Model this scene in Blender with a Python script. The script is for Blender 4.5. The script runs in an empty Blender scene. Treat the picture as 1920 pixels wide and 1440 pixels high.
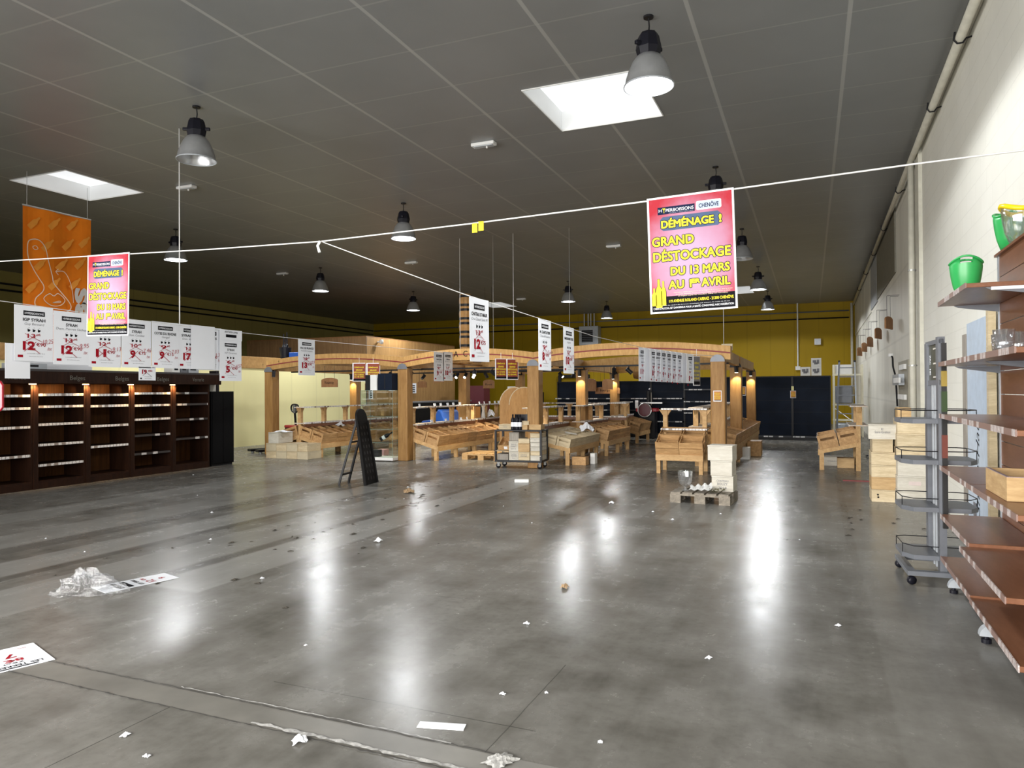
import bpy, bmesh, math, random
from mathutils import Matrix, Vector
random.seed(7)
S = bpy.context.scene
C = S.collection
PI = math.pi

# ---------------------------------------------------------------- camera
YAW, PITCH, ROLL, CAMH, FPX = .4002, .0085, -.006, 1.55, 1362.1
cd = bpy.data.cameras.new('camera'); cam = bpy.data.objects.new('camera', cd); C.objects.link(cam)
cd.sensor_width = 36; cd.lens = FPX / 1920 * 36; cd.clip_end = 200; cd.clip_start = .05
_r = Vector((math.cos(YAW), math.sin(YAW), 0)); _f = Vector((-math.sin(YAW), math.cos(YAW), 0)); _z = Vector((0, 0, 1))
_d = _f * math.cos(PITCH) + _z * math.sin(PITCH); _u = _z * math.cos(PITCH) - _f * math.sin(PITCH)
_R = _r * math.cos(ROLL) + _u * math.sin(ROLL); _U = _u * math.cos(ROLL) - _r * math.sin(ROLL)
cam.matrix_world = Matrix(((_R.x, _U.x, -_d.x, 0), (_R.y, _U.y, -_d.y, 0), (_R.z, _U.z, -_d.z, CAMH), (0, 0, 0, 1)))
S.camera = cam

# ---------------------------------------------------------------- world, daylight, exposure
W = bpy.data.worlds.new('world'); S.world = W; W.use_nodes = True
W.node_tree.nodes['Background'].inputs[0].default_value = (.8, .9, 1, 1)
W.node_tree.nodes['Background'].inputs[1].default_value = .6
S.view_settings.view_transform = 'Standard'; S.view_settings.look = 'None'
S.view_settings.gamma = 1; S.view_settings.use_curve_mapping = False
S.view_settings.exposure = 0

def area(name, loc, rot, sx, sy, power, col):
    l = bpy.data.lights.new(name, 'AREA'); l.shape = 'RECTANGLE'; l.size = sx; l.size_y = sy
    l.energy = power; l.color = col
    o = bpy.data.objects.new(name, l); C.objects.link(o); o.location = loc; o.rotation_euler = rot
    return o
DAY = 1250
for _x, _w, _a, _k in ((-10.2, 6.0, -.45, .45), (-3.2, 7.6, -.05, .55)):   # two stretches of the shopfront glazing
    _l = area('daylight_shopfront', (_x, -3.4, 2.0), (PI/2 - .34, 0, _a), _w, 2.6, DAY * _k, (1, .975, .94))
    _l.data.spread = math.radians(115)
LAMP_W = 50

# ---------------------------------------------------------------- materials
def nt(name):
    m = bpy.data.materials.new(name); m.use_nodes = True
    t = m.node_tree; return m, t, t.nodes['Principled BSDF']
def N(t, typ, **kw):
    n = t.nodes.new(typ)
    for k, v in kw.items():
        if k.startswith('i_'):
            n.inputs[k[2:].replace('_', ' ')].default_value = v
        else: setattr(n, k, v)
    return n
def ramp(t, fac, stops, interp='LINEAR'):
    r = t.nodes.new('ShaderNodeValToRGB'); r.color_ramp.interpolation = interp
    e = r.color_ramp.elements
    while len(e) < len(stops): e.new(.5)
    for el, (p, c) in zip(e, stops):
        el.position = p; el.color = (c[0], c[1], c[2], 1) if not isinstance(c, (int, float)) else (c, c, c, 1)
    t.links.new(fac, r.inputs[0]); return r
def mix(t, fac, a, b, mode='MIX'):
    n = t.nodes.new('ShaderNodeMix'); n.data_type = 'RGBA'; n.blend_type = mode
    for sock, v in ((n.inputs[0], fac), (n.inputs[6], a), (n.inputs[7], b)):
        if hasattr(v, 'is_linked'): t.links.new(v, sock)
        elif isinstance(v, (int, float)): sock.default_value = v
        else: sock.default_value = (v[0], v[1], v[2], 1)
    return n.outputs[2]
def math_(t, op, a, b=None, c=None):
    n = t.nodes.new('ShaderNodeMath'); n.operation = op
    for i, v in enumerate((a, b, c)):
        if v is None: continue
        if hasattr(v, 'is_linked'): t.links.new(v, n.inputs[i])
        else: n.inputs[i].default_value = v
    return n.outputs[0]
def coords(t, scale=(1, 1, 1), rot=(0, 0, 0), loc=(0, 0, 0)):
    tc = t.nodes.new('ShaderNodeTexCoord'); mp = t.nodes.new('ShaderNodeMapping')
    mp.inputs['Scale'].default_value = scale; mp.inputs['Rotation'].default_value = rot; mp.inputs['Location'].default_value = loc
    t.links.new(tc.outputs['Object'], mp.inputs['Vector']); return mp.outputs[0]
def noise(t, vec, scale, detail=4, rough=.55):
    n = N(t, 'ShaderNodeTexNoise', i_Scale=scale, i_Detail=detail, i_Roughness=rough); t.links.new(vec, n.inputs['Vector']); return n.outputs[0]
def bump(t, p, h, strength=.2, dist=.01):
    b = N(t, 'ShaderNodeBump', i_Strength=strength, i_Distance=dist); t.links.new(h, b.inputs['Height']); t.links.new(b.outputs[0], p.inputs['Normal'])
def plain(name, col, rough=.5, metal=0, var=.08, vs=8, spec=.5):
    m, t, p = nt(name); v = coords(t)
    n = noise(t, v, vs, 3)
    k = 1 - var; h = 1 + var
    r = ramp(t, n, [(.3, [c * k for c in col]), (.7, [min(1, c * h) for c in col])])
    t.links.new(r.outputs[0], p.inputs['Base Color']); p.inputs['Roughness'].default_value = rough
    p.inputs['Metallic'].default_value = metal; p.inputs['Specular IOR Level'].default_value = spec
    return m
def wood(name, dark, light, stretch=(6, 6, 1), rough=.5, vary=.25, knots=True, planks=None, spec=.3):
    m, t, p = nt(name); oi = t.nodes.new('ShaderNodeObjectInfo')
    v = coords(t, stretch)
    off = t.nodes.new('ShaderNodeVectorMath'); off.operation = 'ADD'
    t.links.new(v, off.inputs[0])
    sc = math_(t, 'MULTIPLY', oi.outputs['Random'], 31.0); t.links.new(sc, off.inputs[1])
    a = noise(t, off.outputs[0], 3.0, 6, .65); b = noise(t, off.outputs[0], 14, 3, .6)
    f = math_(t, 'ADD', math_(t, 'MULTIPLY', a, .7), math_(t, 'MULTIPLY', b, .3))
    r = ramp(t, f, [(.3, dark), (.5, [(x + y) / 2 for x, y in zip(dark, light)]), (.66, light)])
    col = r.outputs[0]
    if knots:
        vo = N(t, 'ShaderNodeTexVoronoi', i_Scale=2.6); t.links.new(coords(t, (1, 1, .8)), vo.inputs['Vector'])
        kr = ramp(t, vo.outputs['Distance'], [(.035, 1), (.075, 0)])
        col = mix(t, math_(t, 'MULTIPLY', kr.outputs[0], .75), col, [c * .35 for c in dark])
    if planks:
        ax, width = planks
        s = t.nodes.new('ShaderNodeSeparateXYZ'); t.links.new(coords(t), s.inputs[0])
        q = math_(t, 'DIVIDE', s.outputs[ax], width)
        fr = math_(t, 'FRACT', q); wn = N(t, 'ShaderNodeTexWhiteNoise', noise_dimensions='1D')
        t.links.new(math_(t, 'FLOOR', q), wn.inputs['W'])
        col = mix(t, math_(t, 'MULTIPLY', wn.outputs[0], .35), col, dark)
        gr = ramp(t, fr, [(.0, 1), (.07, 0)])
        col = mix(t, math_(t, 'MULTIPLY', gr.outputs[0], .8), col, [c * .2 for c in dark])
    br = math_(t, 'MULTIPLY_ADD', oi.outputs['Random'], vary, 1 - vary / 2)
    hs = N(t, 'ShaderNodeHueSaturation'); t.links.new(br, hs.inputs['Value']); t.links.new(col, hs.inputs['Color'])
    t.links.new(hs.outputs[0], p.inputs['Base Color']); p.inputs['Roughness'].default_value = rough
    bump(t, p, b, .15, .003); p.inputs['Specular IOR Level'].default_value = spec
    return m
def emis(name, col, strength, seen=None):
    m, t, p = nt(name)
    p.inputs['Base Color'].default_value = (.8, .8, .8, 1)
    p.inputs['Emission Color'].default_value = (*col, 1); p.inputs['Emission Strength'].default_value = strength
    return m
def clear(name, tint=(1, 1, 1), gloss=.12, rough=.03, haze=0.0, hcol=(.8, .8, .8), bumpy=0):
    m = bpy.data.materials.new(name); m.use_nodes = True; t = m.node_tree
    t.nodes.remove(t.nodes['Principled BSDF']); out = t.nodes['Material Output']
    tr = N(t, 'ShaderNodeBsdfTransparent'); tr.inputs[0].default_value = (*tint, 1)
    gl = N(t, 'ShaderNodeBsdfGlossy'); gl.inputs['Roughness'].default_value = rough
    lw = N(t, 'ShaderNodeLayerWeight', i_Blend=.25)
    f = math_(t, 'MULTIPLY_ADD', lw.outputs['Facing'], .55, gloss)
    mx = t.nodes.new('ShaderNodeMixShader'); t.links.new(f, mx.inputs[0]); t.links.new(tr.outputs[0], mx.inputs[1]); t.links.new(gl.outputs[0], mx.inputs[2])
    last = mx
    if haze:
        df = N(t, 'ShaderNodeBsdfDiffuse'); df.inputs[0].default_value = (*hcol, 1)
        m2 = t.nodes.new('ShaderNodeMixShader'); m2.inputs[0].default_value = haze
        t.links.new(mx.outputs[0], m2.inputs[1]); t.links.new(df.outputs[0], m2.inputs[2]); last = m2
    if bumpy:
        b = N(t, 'ShaderNodeBump', i_Strength=1.0, i_Distance=.03); t.links.new(noise(t, coords(t), bumpy, 4), b.inputs['Height'])
        t.links.new(b.outputs[0], gl.inputs['Normal'])
    t.links.new(last.outputs[0], out.inputs['Surface']); return m

PINE = wood('pine_beam', (.34, .175, .05), (.56, .34, .125), (7, 1.2, 1.2), .55)
POST = wood('pine_post', (.225, .108, .030), (.385, .215, .072), (7, 7, .7), .55)
CRATE = wood('crate_pine', (.30, .16, .06), (.60, .37, .17), (6, 1, 6), .6, .3)
RACKW = wood('rack_pine', (.40, .23, .09), (.64, .42, .20), (5, 1.2, 5), .6, .15)
CASE = wood('case_pine', (.44, .34, .20), (.70, .59, .40), (1.2, 1.2, 7), .6, .2)
CASEW = wood('case_white', (.47, .435, .36), (.64, .61, .535), (1.2, 1.2, 6), .6, .08, False)
CASEO = wood('case_orange', (.40, .25, .11), (.62, .43, .22), (1.2, 1.2, 7), .6, .15)
PALLET = wood('pallet_wood', (.13, .11, .09), (.34, .30, .24), (5, 1, 5), .8, .2)
PLY = wood('plywood', (.34, .17, .05), (.50, .28, .10), (4, 4, .8), .45, .1, False)
SIGNW = wood('sign_wood', (.20, .09, .035), (.32, .16, .065), (4, 4, 1), .6, .15, False)
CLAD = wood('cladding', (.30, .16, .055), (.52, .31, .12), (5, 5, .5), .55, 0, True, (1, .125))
CLADX = wood('cladding_front_shaded', (.20, .11, .05), (.34, .20, .09), (5, 5, .5), .55, 0, True, (0, .125))  # same boards as the side, toned darker: shade put into the colour
WALNUT = wood('walnut', (.010, .0042, .0028), (.030, .012, .006), (5, 5, .6), .5, .1, False, None, .12)
WALBACK = wood('walnut_boards', (.050, .018, .006), (.115, .048, .015), (6, 6, .5), .5, 0, True, (1, .13), .12)
LAMIN = wood('brown_laminate', (.15, .060, .030), (.235, .105, .056), (3, .6, 3), .32, .06, False)
BOARDW = wood('shelf_board', (.42, .35, .28), (.66, .58, .49), (4, .7, 4), .5, .1, False)
GREYW = wood('weathered_wood', (.22, .20, .17), (.42, .38, .33), (5, 5, .6), .8, .1, False)
BLACK = plain('black_metal', (.010, .010, .012), .45, 0, .08, 8, .25)
BLKPL = plain('black_plastic', (.008, .008, .013), .4, 0, .08, 8, .25)
NAVY = plain('navy_panel', (.005, .010, .022), .55, 0, .2, 3, .12)
CHAR = plain('black_wood', (.008, .0075, .0075), .7, 0, .08, 8, .15)
GREYM = plain('grey_metal', (.15, .16, .18), .42, .2)
GREYL = plain('light_grey_metal', (.42, .45, .48), .4, .2)
DEEP = plain('deep_black', (.0035, .0035, .004), .6, 0, .08, 8, .08)
STEEL = plain('steel', (.45, .45, .45), .3, .9)
REFL = plain('ribbed_reflector', (.50, .51, .52), .28, .65)
PAPER = plain('paper', (.84, .86, .90), .75, 0, .02, 3, .15)
WHITE = plain('white_board', (.74, .74, .72), .6, 0, .03, 8, .2)
INK = plain('black_print', (.010, .010, .013), .8, 0, .08, 8, .1)
RED = plain('red_print', (.34, .006, .016), .8, 0, .08, 8, .1)
PEN = plain('red_marker', (.42, .03, .05), .6)
GREYP = plain('grey_print', (.18, .18, .20), .6)
YEL = plain('yellow_print', (.80, .67, .05), .8, 0, .05, 8, .1)
NAVYP = plain('navy_print', (.014, .020, .055), .8, 0, .08, 8, .1)
BLUEP = plain('pale_blue_print', (.46, .54, .67), .8, 0, .04, 8, .1)
SKYP = plain('blue_print', (.085, .125, .215), .8, 0, .08, 8, .1)
ORANGE = plain('orange_fabric', (.80, .21, .014), .85, 0, .10, 2, .1)
ORANG2 = plain('orange_print', (.86, .33, .05), .85, 0, .05, 8, .1)
CREAMP = plain('cream_print', (.85, .68, .50), .7)
SILVP = plain('silver_print', (.55, .52, .47), .6)
GOLD = plain('grey_lettering', (.13, .12, .10), .7)
DKRED = plain('dark_red_card', (.22, .035, .012), .6)
ORCARD = plain('orange_card', (.50, .19, .035), .6)
STRIPE = plain('red_groove', (.20, .022, .022), .6)
GREEN = plain('green_plastic', (.035, .40, .10), .32, 0, .04)
YPL = plain('yellow_plastic', (.90, .66, .01), .3, 0, .04)
REDPL = plain('red_plastic', (.42, .005, .02), .3)
BLUEPL = plain('blue_plastic', (.012, .075, .36), .4)
CARD = plain('cardboard', (.36, .24, .13), .75)
CREAM = plain('cream_paint', (.72, .68, .52), .5)
CORD = plain('white_cord', (.80, .80, .78), .6)
GALV = plain('galvanised', (.50, .50, .48), .4, .3)
PIPE = plain('painted_pipe', (.62, .60, .51), .5)
GLASS = clear('clear_glass', (.96, .985, .97), .05)
CLEARP = clear('clear_plastic', (.93, .95, .97), .16, .06, .05)
FILM = clear('plastic_film', (.90, .91, .92), .12, .14, .05, (.75, .76, .78), 40)
LAMPON = emis('lamp_bulb_glow', (.95, .98, 1), 14)
SPOTON = emis('spot_lens_glow', (1, .95, .82), 6)
BULB = plain('bulb_white', (.8, .8, .78), .4)
LED = emis('strip_glow', (1, .72, .38), 5)
SKYM = emis('skylight_dome', (.93, .97, 1), .72)

def mat_floor():
    m, t, p = nt('polished_concrete'); v = coords(t)
    big = noise(t, v, .55, 5, .6); mid = noise(t, v, 2.2, 6, .65); fine = noise(t, v, 22, 4, .6)
    strk = noise(t, coords(t, (2.2, .28, 1)), 2.0, 5, .6)
    f = math_(t, 'ADD', math_(t, 'MULTIPLY', big, .4), math_(t, 'ADD', math_(t, 'MULTIPLY', mid, .35), math_(t, 'MULTIPLY', strk, .25)))
    base = ramp(t, f, [(.33, (.076, .071, .061)), (.45, (.134, .128, .114)), (.56, (.185, .179, .163)), (.70, (.265, .258, .238))]).outputs[0]
    base = mix(t, math_(t, 'MULTIPLY', ramp(t, fine, [(.35, 1), (.5, 0)]).outputs[0], .25), base, (.10, .095, .085))
    s = t.nodes.new('ShaderNodeSeparateXYZ'); t.links.new(v, s.inputs[0]); X, Y = s.outputs[0], s.outputs[1]
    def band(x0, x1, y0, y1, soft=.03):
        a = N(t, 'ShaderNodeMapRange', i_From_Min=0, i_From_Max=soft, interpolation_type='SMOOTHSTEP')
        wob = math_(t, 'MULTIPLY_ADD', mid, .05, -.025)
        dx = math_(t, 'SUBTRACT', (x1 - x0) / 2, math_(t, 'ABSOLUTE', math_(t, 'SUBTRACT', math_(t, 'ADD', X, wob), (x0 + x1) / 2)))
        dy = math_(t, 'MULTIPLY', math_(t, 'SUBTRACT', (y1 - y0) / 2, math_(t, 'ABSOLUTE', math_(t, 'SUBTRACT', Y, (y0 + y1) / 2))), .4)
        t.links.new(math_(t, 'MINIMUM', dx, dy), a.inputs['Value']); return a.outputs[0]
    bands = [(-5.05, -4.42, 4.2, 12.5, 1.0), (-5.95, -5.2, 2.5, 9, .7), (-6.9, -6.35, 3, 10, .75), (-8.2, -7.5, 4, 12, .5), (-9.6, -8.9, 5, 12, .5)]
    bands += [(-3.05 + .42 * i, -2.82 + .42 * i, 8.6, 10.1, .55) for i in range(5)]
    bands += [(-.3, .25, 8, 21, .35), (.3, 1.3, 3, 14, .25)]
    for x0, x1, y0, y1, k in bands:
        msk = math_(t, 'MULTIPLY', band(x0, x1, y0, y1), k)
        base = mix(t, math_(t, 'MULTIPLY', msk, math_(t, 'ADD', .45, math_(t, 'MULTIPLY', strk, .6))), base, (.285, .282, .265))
    for x0, x1, y0, y1 in ((-5.2, -5.05, 4, 11), (-4.42, -4.36, 5, 12), (-6.35, -6.2, 3, 10), (-7.5, -7.2, 4, 12)):
        base = mix(t, math_(t, 'MULTIPLY', band(x0, x1, y0, y1), .5), base, (.065, .061, .054))
    # fine cracks and saw cuts
    wob2 = math_(t, 'MULTIPLY_ADD', mid, .06, -.03)
    def line(ax, pos, lo, hi, wd, k, col, wobble=1.0, slope=0):
        a = X if ax == 0 else Y; o = Y if ax == 0 else X
        q = math_(t, 'SUBTRACT', math_(t, 'ADD', a, math_(t, 'MULTIPLY', wob2, wobble)), math_(t, 'MULTIPLY_ADD', o, slope, pos))
        d = math_(t, 'LESS_THAN', math_(t, 'ABSOLUTE', q), wd)
        rg = math_(t, 'MULTIPLY', math_(t, 'GREATER_THAN', o, lo), math_(t, 'LESS_THAN', o, hi))
        return math_(t, 'MULTIPLY', math_(t, 'MULTIPLY', d, rg), k), col
    for a in ((1, 3.09, -2.7, -1.2, .003, .8, (.04, .04, .035), .1), (0, -2.96, 1.5, 2.65, .003, .8, (.04, .04, .035), .1, 0),
              (0, -1.33, 2.4, 3.9, .003, .7, (.05, .05, .045), .3), (1, 5.1, -3.4, -2.4, .003, .6, (.05, .05, .045), .2, .1)):
        k, col = line(*a); base = mix(t, k, base, col)
    t.links.new(base, p.inputs['Base Color'])
    r = ramp(t, math_(t, 'ADD', math_(t, 'MULTIPLY', mid, .4), math_(t, 'ADD', math_(t, 'MULTIPLY', strk, .3), math_(t, 'MULTIPLY', noise(t, v, 9, 5, .7), .3))), [(.25, .17), (.75, .34)])
    t.links.new(r.outputs[0], p.inputs['Roughness']); p.inputs['Specular IOR Level'].default_value = .085
    bump(t, p, math_(t, 'ADD', mid, math_(t, 'MULTIPLY', noise(t, coords(t, (1, .5, 1)), 34, 4, .7), .10)), .10, .02)
    return m
def mat_ceiling():
    m, t, p = nt('ceiling_panels'); v = coords(t, (1, 1, 1), (0, 0, -.0103))
    s = t.nodes.new('ShaderNodeSeparateXYZ'); t.links.new(v, s.inputs[0])
    def seam(sock, off, pitch, w):
        q = math_(t, 'FRACT', math_(t, 'DIVIDE', math_(t, 'SUBTRACT', sock, off), pitch))
        d = math_(t, 'MULTIPLY', math_(t, 'MINIMUM', q, math_(t, 'SUBTRACT', 1, q)), pitch)
        return ramp(t, math_(t, 'DIVIDE', d, w), [(.8, 1), (1, 0)]).outputs[0]
    n = noise(t, v, .7, 3)
    c = ramp(t, n, [(.3, (.205, .212, .212)), (.7, (.24, .247, .247))]).outputs[0]
    c = mix(t, math_(t, 'MULTIPLY', seam(s.outputs[1], 5.97, .9993, .014), .55), c, (.33, .33, .315))
    c = mix(t, math_(t, 'MULTIPLY', seam(s.outputs[0], -7.0, 1.479, .024), .75), c, (.39, .39, .375))
    t.links.new(c, p.inputs['Base Color']); p.inputs['Roughness'].default_value = .38
    p.inputs['Specular IOR Level'].default_value = .45
    return m
def mat_blocks(name, c0, c1, bw, bh, mortar, axis='yz'):
    m, t, p = nt(name)
    tc = t.nodes.new('ShaderNodeTexCoord'); s = t.nodes.new('ShaderNodeSeparateXYZ'); t.links.new(tc.outputs['Object'], s.inputs[0])
    cm = t.nodes.new('ShaderNodeCombineXYZ'); t.links.new(s.outputs[1 if axis == 'yz' else 0], cm.inputs[0]); t.links.new(s.outputs[2], cm.inputs[1])
    b = N(t, 'ShaderNodeTexBrick', i_Scale=1, i_Brick_Width=bw, i_Row_Height=bh, i_Mortar_Size=.006, i_Mortar_Smooth=.3)
    b.inputs['Color1'].default_value = (*c0, 1); b.inputs['Color2'].default_value = (*c1, 1); b.inputs['Mortar'].default_value = (*mortar, 1)
    t.links.new(cm.outputs[0], b.inputs['Vector'])
    n = noise(t, tc.outputs['Object'], 1.3, 5)
    col = mix(t, math_(t, 'MULTIPLY', ramp(t, n, [(.35, 1), (.6, 0)]).outputs[0], .25), b.outputs[0], [c * .82 for c in c0])
    t.links.new(col, p.inputs['Base Color']); p.inputs['Roughness'].default_value = .6
    bump(t, p, math_(t, 'SUBTRACT', noise(t, tc.outputs['Object'], 40, 3), math_(t, 'MULTIPLY', b.outputs['Fac'], 1.0)), .25, .006)
    return m
def mat_panel(name, col, axis, pitch, groove, dirt=.2):
    m, t, p = nt(name); v = coords(t)
    s = t.nodes.new('ShaderNodeSeparateXYZ'); t.links.new(v, s.inputs[0])
    q = math_(t, 'FRACT', math_(t, 'DIVIDE', s.outputs[axis], pitch))
    g = ramp(t, q, [(0, 1), (.03, 0), (.97, 0), (1, 1)]).outputs[0]
    n = noise(t, coords(t, (1, 1, .35)), .9, 5)
    c = mix(t, math_(t, 'MULTIPLY', ramp(t, n, [(.38, 1), (.62, 0)]).outputs[0], dirt), col, [x * .62 for x in col])
    c = mix(t, math_(t, 'MULTIPLY', g, groove), c, [x * .45 for x in col])
    t.links.new(c, p.inputs['Base Color']); p.inputs['Roughness'].default_value = .55; p.inputs['Specular IOR Level'].default_value = .15
    return m
def mat_strip(name, a, b, scale, thr=.5, axis=1):
    m, t, p = nt(name); v = coords(t)
    s = t.nodes.new('ShaderNodeSeparateXYZ'); t.links.new(v, s.inputs[0])
    wn = N(t, 'ShaderNodeTexWhiteNoise', noise_dimensions='1D'); oi = t.nodes.new('ShaderNodeObjectInfo')
    q = math_(t, 'ADD', math_(t, 'MULTIPLY', s.outputs[axis], scale), math_(t, 'MULTIPLY', oi.outputs['Random'], 50))
    t.links.new(math_(t, 'FLOOR', q), wn.inputs['W'])
    edge = math_(t, 'LESS_THAN', math_(t, 'FRACT', q), .86)
    k = math_(t, 'MULTIPLY', math_(t, 'GREATER_THAN', wn.outputs[0], 1 - thr), edge)
    f2 = noise(t, v, 60, 2)
    c = mix(t, k, a, mix(t, ramp(t, f2, [(.4, .5), (.55, 0)]).outputs[0], b, [x * .4 for x in b]))
    t.links.new(c, p.inputs['Base Color']); p.inputs['Roughness'].default_value = .45
    return m
def mat_poster():
    m, t, p = nt('poster_gradient_print')
    v = coords(t, (1 / .38, 1, 1 / .50), (0, 0, 0), (0, 0, .92))
    g = N(t, 'ShaderNodeTexGradient', gradient_type='SPHERICAL'); t.links.new(v, g.inputs[0])
    n = noise(t, coords(t), 7, 3)
    f = math_(t, 'ADD', g.outputs['Fac'], math_(t, 'MULTIPLY_ADD', n, .35, -.17))
    r = ramp(t, f, [(0, (.42, .035, .050)), (.14, (.44, .10, .14)), (.36, (.47, .22, .32)), (.75, (.49, .34, .48))])
    t.links.new(r.outputs[0], p.inputs['Base Color']); p.inputs['Roughness'].default_value = .8; p.inputs['Specular IOR Level'].default_value = .1
    return m
SHAFT = plain('skylight_shaft', (.86, .87, .87), .6, 0, .02, 3)
FLOORM, CEILM = mat_floor(), mat_ceiling()
BLOCKS = mat_blocks('painted_blocks', (.87, .86, .785), (.845, .835, .755), .50, .20, (.79, .78, .705))
PRECAST = mat_panel('painted_precast', (.76, .745, .67), 2, 1.25, .25, .35)
YWALL = mat_panel('yellow_panel_wall', (.36, .235, .006), 0, 1.0, .35, .12)
OLIVE = mat_panel('olive_panel_wall', (.42, .36, .12), 1, 1.0, .35, .2)
CREAMW = mat_panel('cream_partition', (.92, .86, .46), 1, 1.2, .16, .12)
STRIPW = mat_strip('label_strip_white', (.30, .25, .22), (.86, .84, .82), 16, .85)
STRIPD = mat_strip('label_strip_dark', (.035, .03, .03), (.60, .58, .56), 8, .45)
STRIPX = mat_strip('label_strip_navy', (.006, .010, .02), (.75, .76, .78), 7, .55, 0)
STRIPB = mat_strip('label_strip_brown', (.24, .155, .13), (.56, .49, .47), 13, .5)
POSTERM = mat_poster()

# ---------------------------------------------------------------- mesh builder
class M:
    def __init__(s): s.v = []; s.f = []
    def add(s, vs, fs):
        o = len(s.v); s.v += [tuple(v) for v in vs]; s.f += [[i + o for i in f] for f in fs]; return s
    def box(s, x0, x1, y0, y1, z0, z1, R=None, o=(0, 0, 0)):
        vs = [Vector((x, y, z)) for z in (z0, z1) for y in (y0, y1) for x in (x0, x1)]
        if R is not None: vs = [R @ v for v in vs]
        vs = [v + Vector(o) for v in vs]
        return s.add(vs, [(0, 2, 3, 1), (4, 5, 7, 6), (0, 1, 5, 4), (2, 6, 7, 3), (0, 4, 6, 2), (1, 3, 7, 5)])
    def bar(s, p0, p1, w, h, up=(0, 0, 1)):
        p0, p1 = Vector(p0), Vector(p1); d = (p1 - p0); L = d.length; d.normalize(); up = Vector(up)
        if abs(d.dot(up)) > .99: up = Vector((0, 1, 0))
        x = d.cross(up).normalized(); z = x.cross(d).normalized()
        R = Matrix((x, d, z)).transposed()
        return s.box(-w / 2, w / 2, 0, L, -h / 2, h / 2, R, p0)
    def tube(s, pts, r, n=8, r1=None, caps=True):
        pts = [Vector(p) for p in pts]; K = len(pts); base = len(s.v); a = None
        for i, p in enumerate(pts):
            d = (pts[min(i + 1, K - 1)] - pts[max(i - 1, 0)]).normalized()
            if a is None: a = d.orthogonal().normalized()
            else: a = (a - d * a.dot(d)).normalized()
            b = d.cross(a); rr = r if r1 is None else r + (r1 - r) * i / (K - 1)
            for k in range(n): s.v.append(tuple(p + (a * math.cos(2 * PI * k / n) + b * math.sin(2 * PI * k / n)) * rr))
        for i in range(K - 1):
            for k in range(n):
                q = base + i * n + k; q2 = base + i * n + (k + 1) % n
                s.f.append([q, q2, q2 + n, q + n])
        if caps:
            s.f.append([base + k for k in range(n)][::-1]); s.f.append([base + (K - 1) * n + k for k in range(n)])
        return s
    def lathe(s, prof, n=24, o=(0, 0, 0), cap0=False, cap1=False):
        base = len(s.v); o = Vector(o)
        for r, z in prof:
            for k in range(n): s.v.append((o.x + r * math.cos(2 * PI * k / n), o.y + r * math.sin(2 * PI * k / n), o.z + z))
        for i in range(len(prof) - 1):
            for k in range(n):
                a = base + i * n + k; b = base + i * n + (k + 1) % n
                s.f.append([a, b, b + n, a + n])
        if cap0: s.f.append([base + k for k in range(n)][::-1])
        if cap1: s.f.append([base + (len(prof) - 1) * n + k for k in range(n)])
        return s
    def prism(s, poly, t0, t1, plane='xz'):
        n = len(poly)
        def P(u, w, q): return {'xz': (u, q, w), 'yz': (q, u, w), 'xy': (u, w, q)}[plane]
        return s.add([P(u, w, t0) for u, w in poly] + [P(u, w, t1) for u, w in poly],
                     [list(range(n))[::-1], list(range(n, 2 * n))] + [[i, (i + 1) % n, n + (i + 1) % n, n + i] for i in range(n)])
    def quad(s, *p): return s.add(p, [tuple(range(len(p)))])
    def rect(s, x0, x1, z0, z1, y): return s.add([(x0, y, z0), (x1, y, z0), (x1, y, z1), (x0, y, z1)], [(0, 1, 2, 3)])
    def build(s, name, mat, parent=None, loc=(0, 0, 0), rot=(0, 0, 0), smooth=False, bevel=0, fix=True):
        me = bpy.data.meshes.new(name); me.from_pydata(s.v, [], s.f)
        if fix:
            b = bmesh.new(); b.from_mesh(me); bmesh.ops.recalc_face_normals(b, faces=b.faces); b.to_mesh(me); b.free()
        me.update()
        if smooth:
            for p in me.polygons: p.use_smooth = True
        me.materials.append(mat)
        o = bpy.data.objects.new(name, me); C.objects.link(o); o.location = loc; o.rotation_euler = rot
        if parent: o.parent = parent
        if bevel:
            md = o.modifiers.new('bevel', 'BEVEL'); md.width = bevel; md.segments = 2; md.limit_method = 'ANGLE'
        return o
def tray(x0, x1, y0, y1, h, t):
    return M().box(x0, x1, y0, y1, 0, t).box(x0, x0 + t, y0, y1, t, h).box(x1 - t, x1, y0, y1, t, h).box(x0 + t, x1 - t, y0, y0 + t, t, h).box(x0 + t, x1 - t, y1 - t, y1, t, h)
def box1(name, mat, x0, x1, y0, y1, z0, z1, parent=None, bevel=0): return M().box(x0, x1, y0, y1, z0, z1).build(name, mat, parent, bevel=bevel)
def tag(o, label, cat, group=None, kind=None):
    if label: o['label'] = label
    if cat: o['category'] = cat
    if group: o['group'] = group
    if kind: o['kind'] = kind
    return o
def thing(name, label, cat, loc=(0, 0, 0), rz=0, group=None):
    o = bpy.data.objects.new(name, None); C.objects.link(o); o.location = loc; o.rotation_euler = (0, 0, rz)
    return tag(o, label, cat, group)
def struct(name, m, mat): o = m.build(name, mat); o['kind'] = 'structure'; return o
def dup(root, loc, rot=None, label=None, group=None):
    r = root.copy(); C.objects.link(r); r.location = loc
    if rot is not None: r.rotation_euler = rot
    if label: r['label'] = label
    if group: r['group'] = group
    for ch in list(root.children):
        c = ch.copy(); C.objects.link(c); c.parent = r
        for g in list(ch.children):
            d = g.copy(); C.objects.link(d); d.parent = c
    return r

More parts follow.
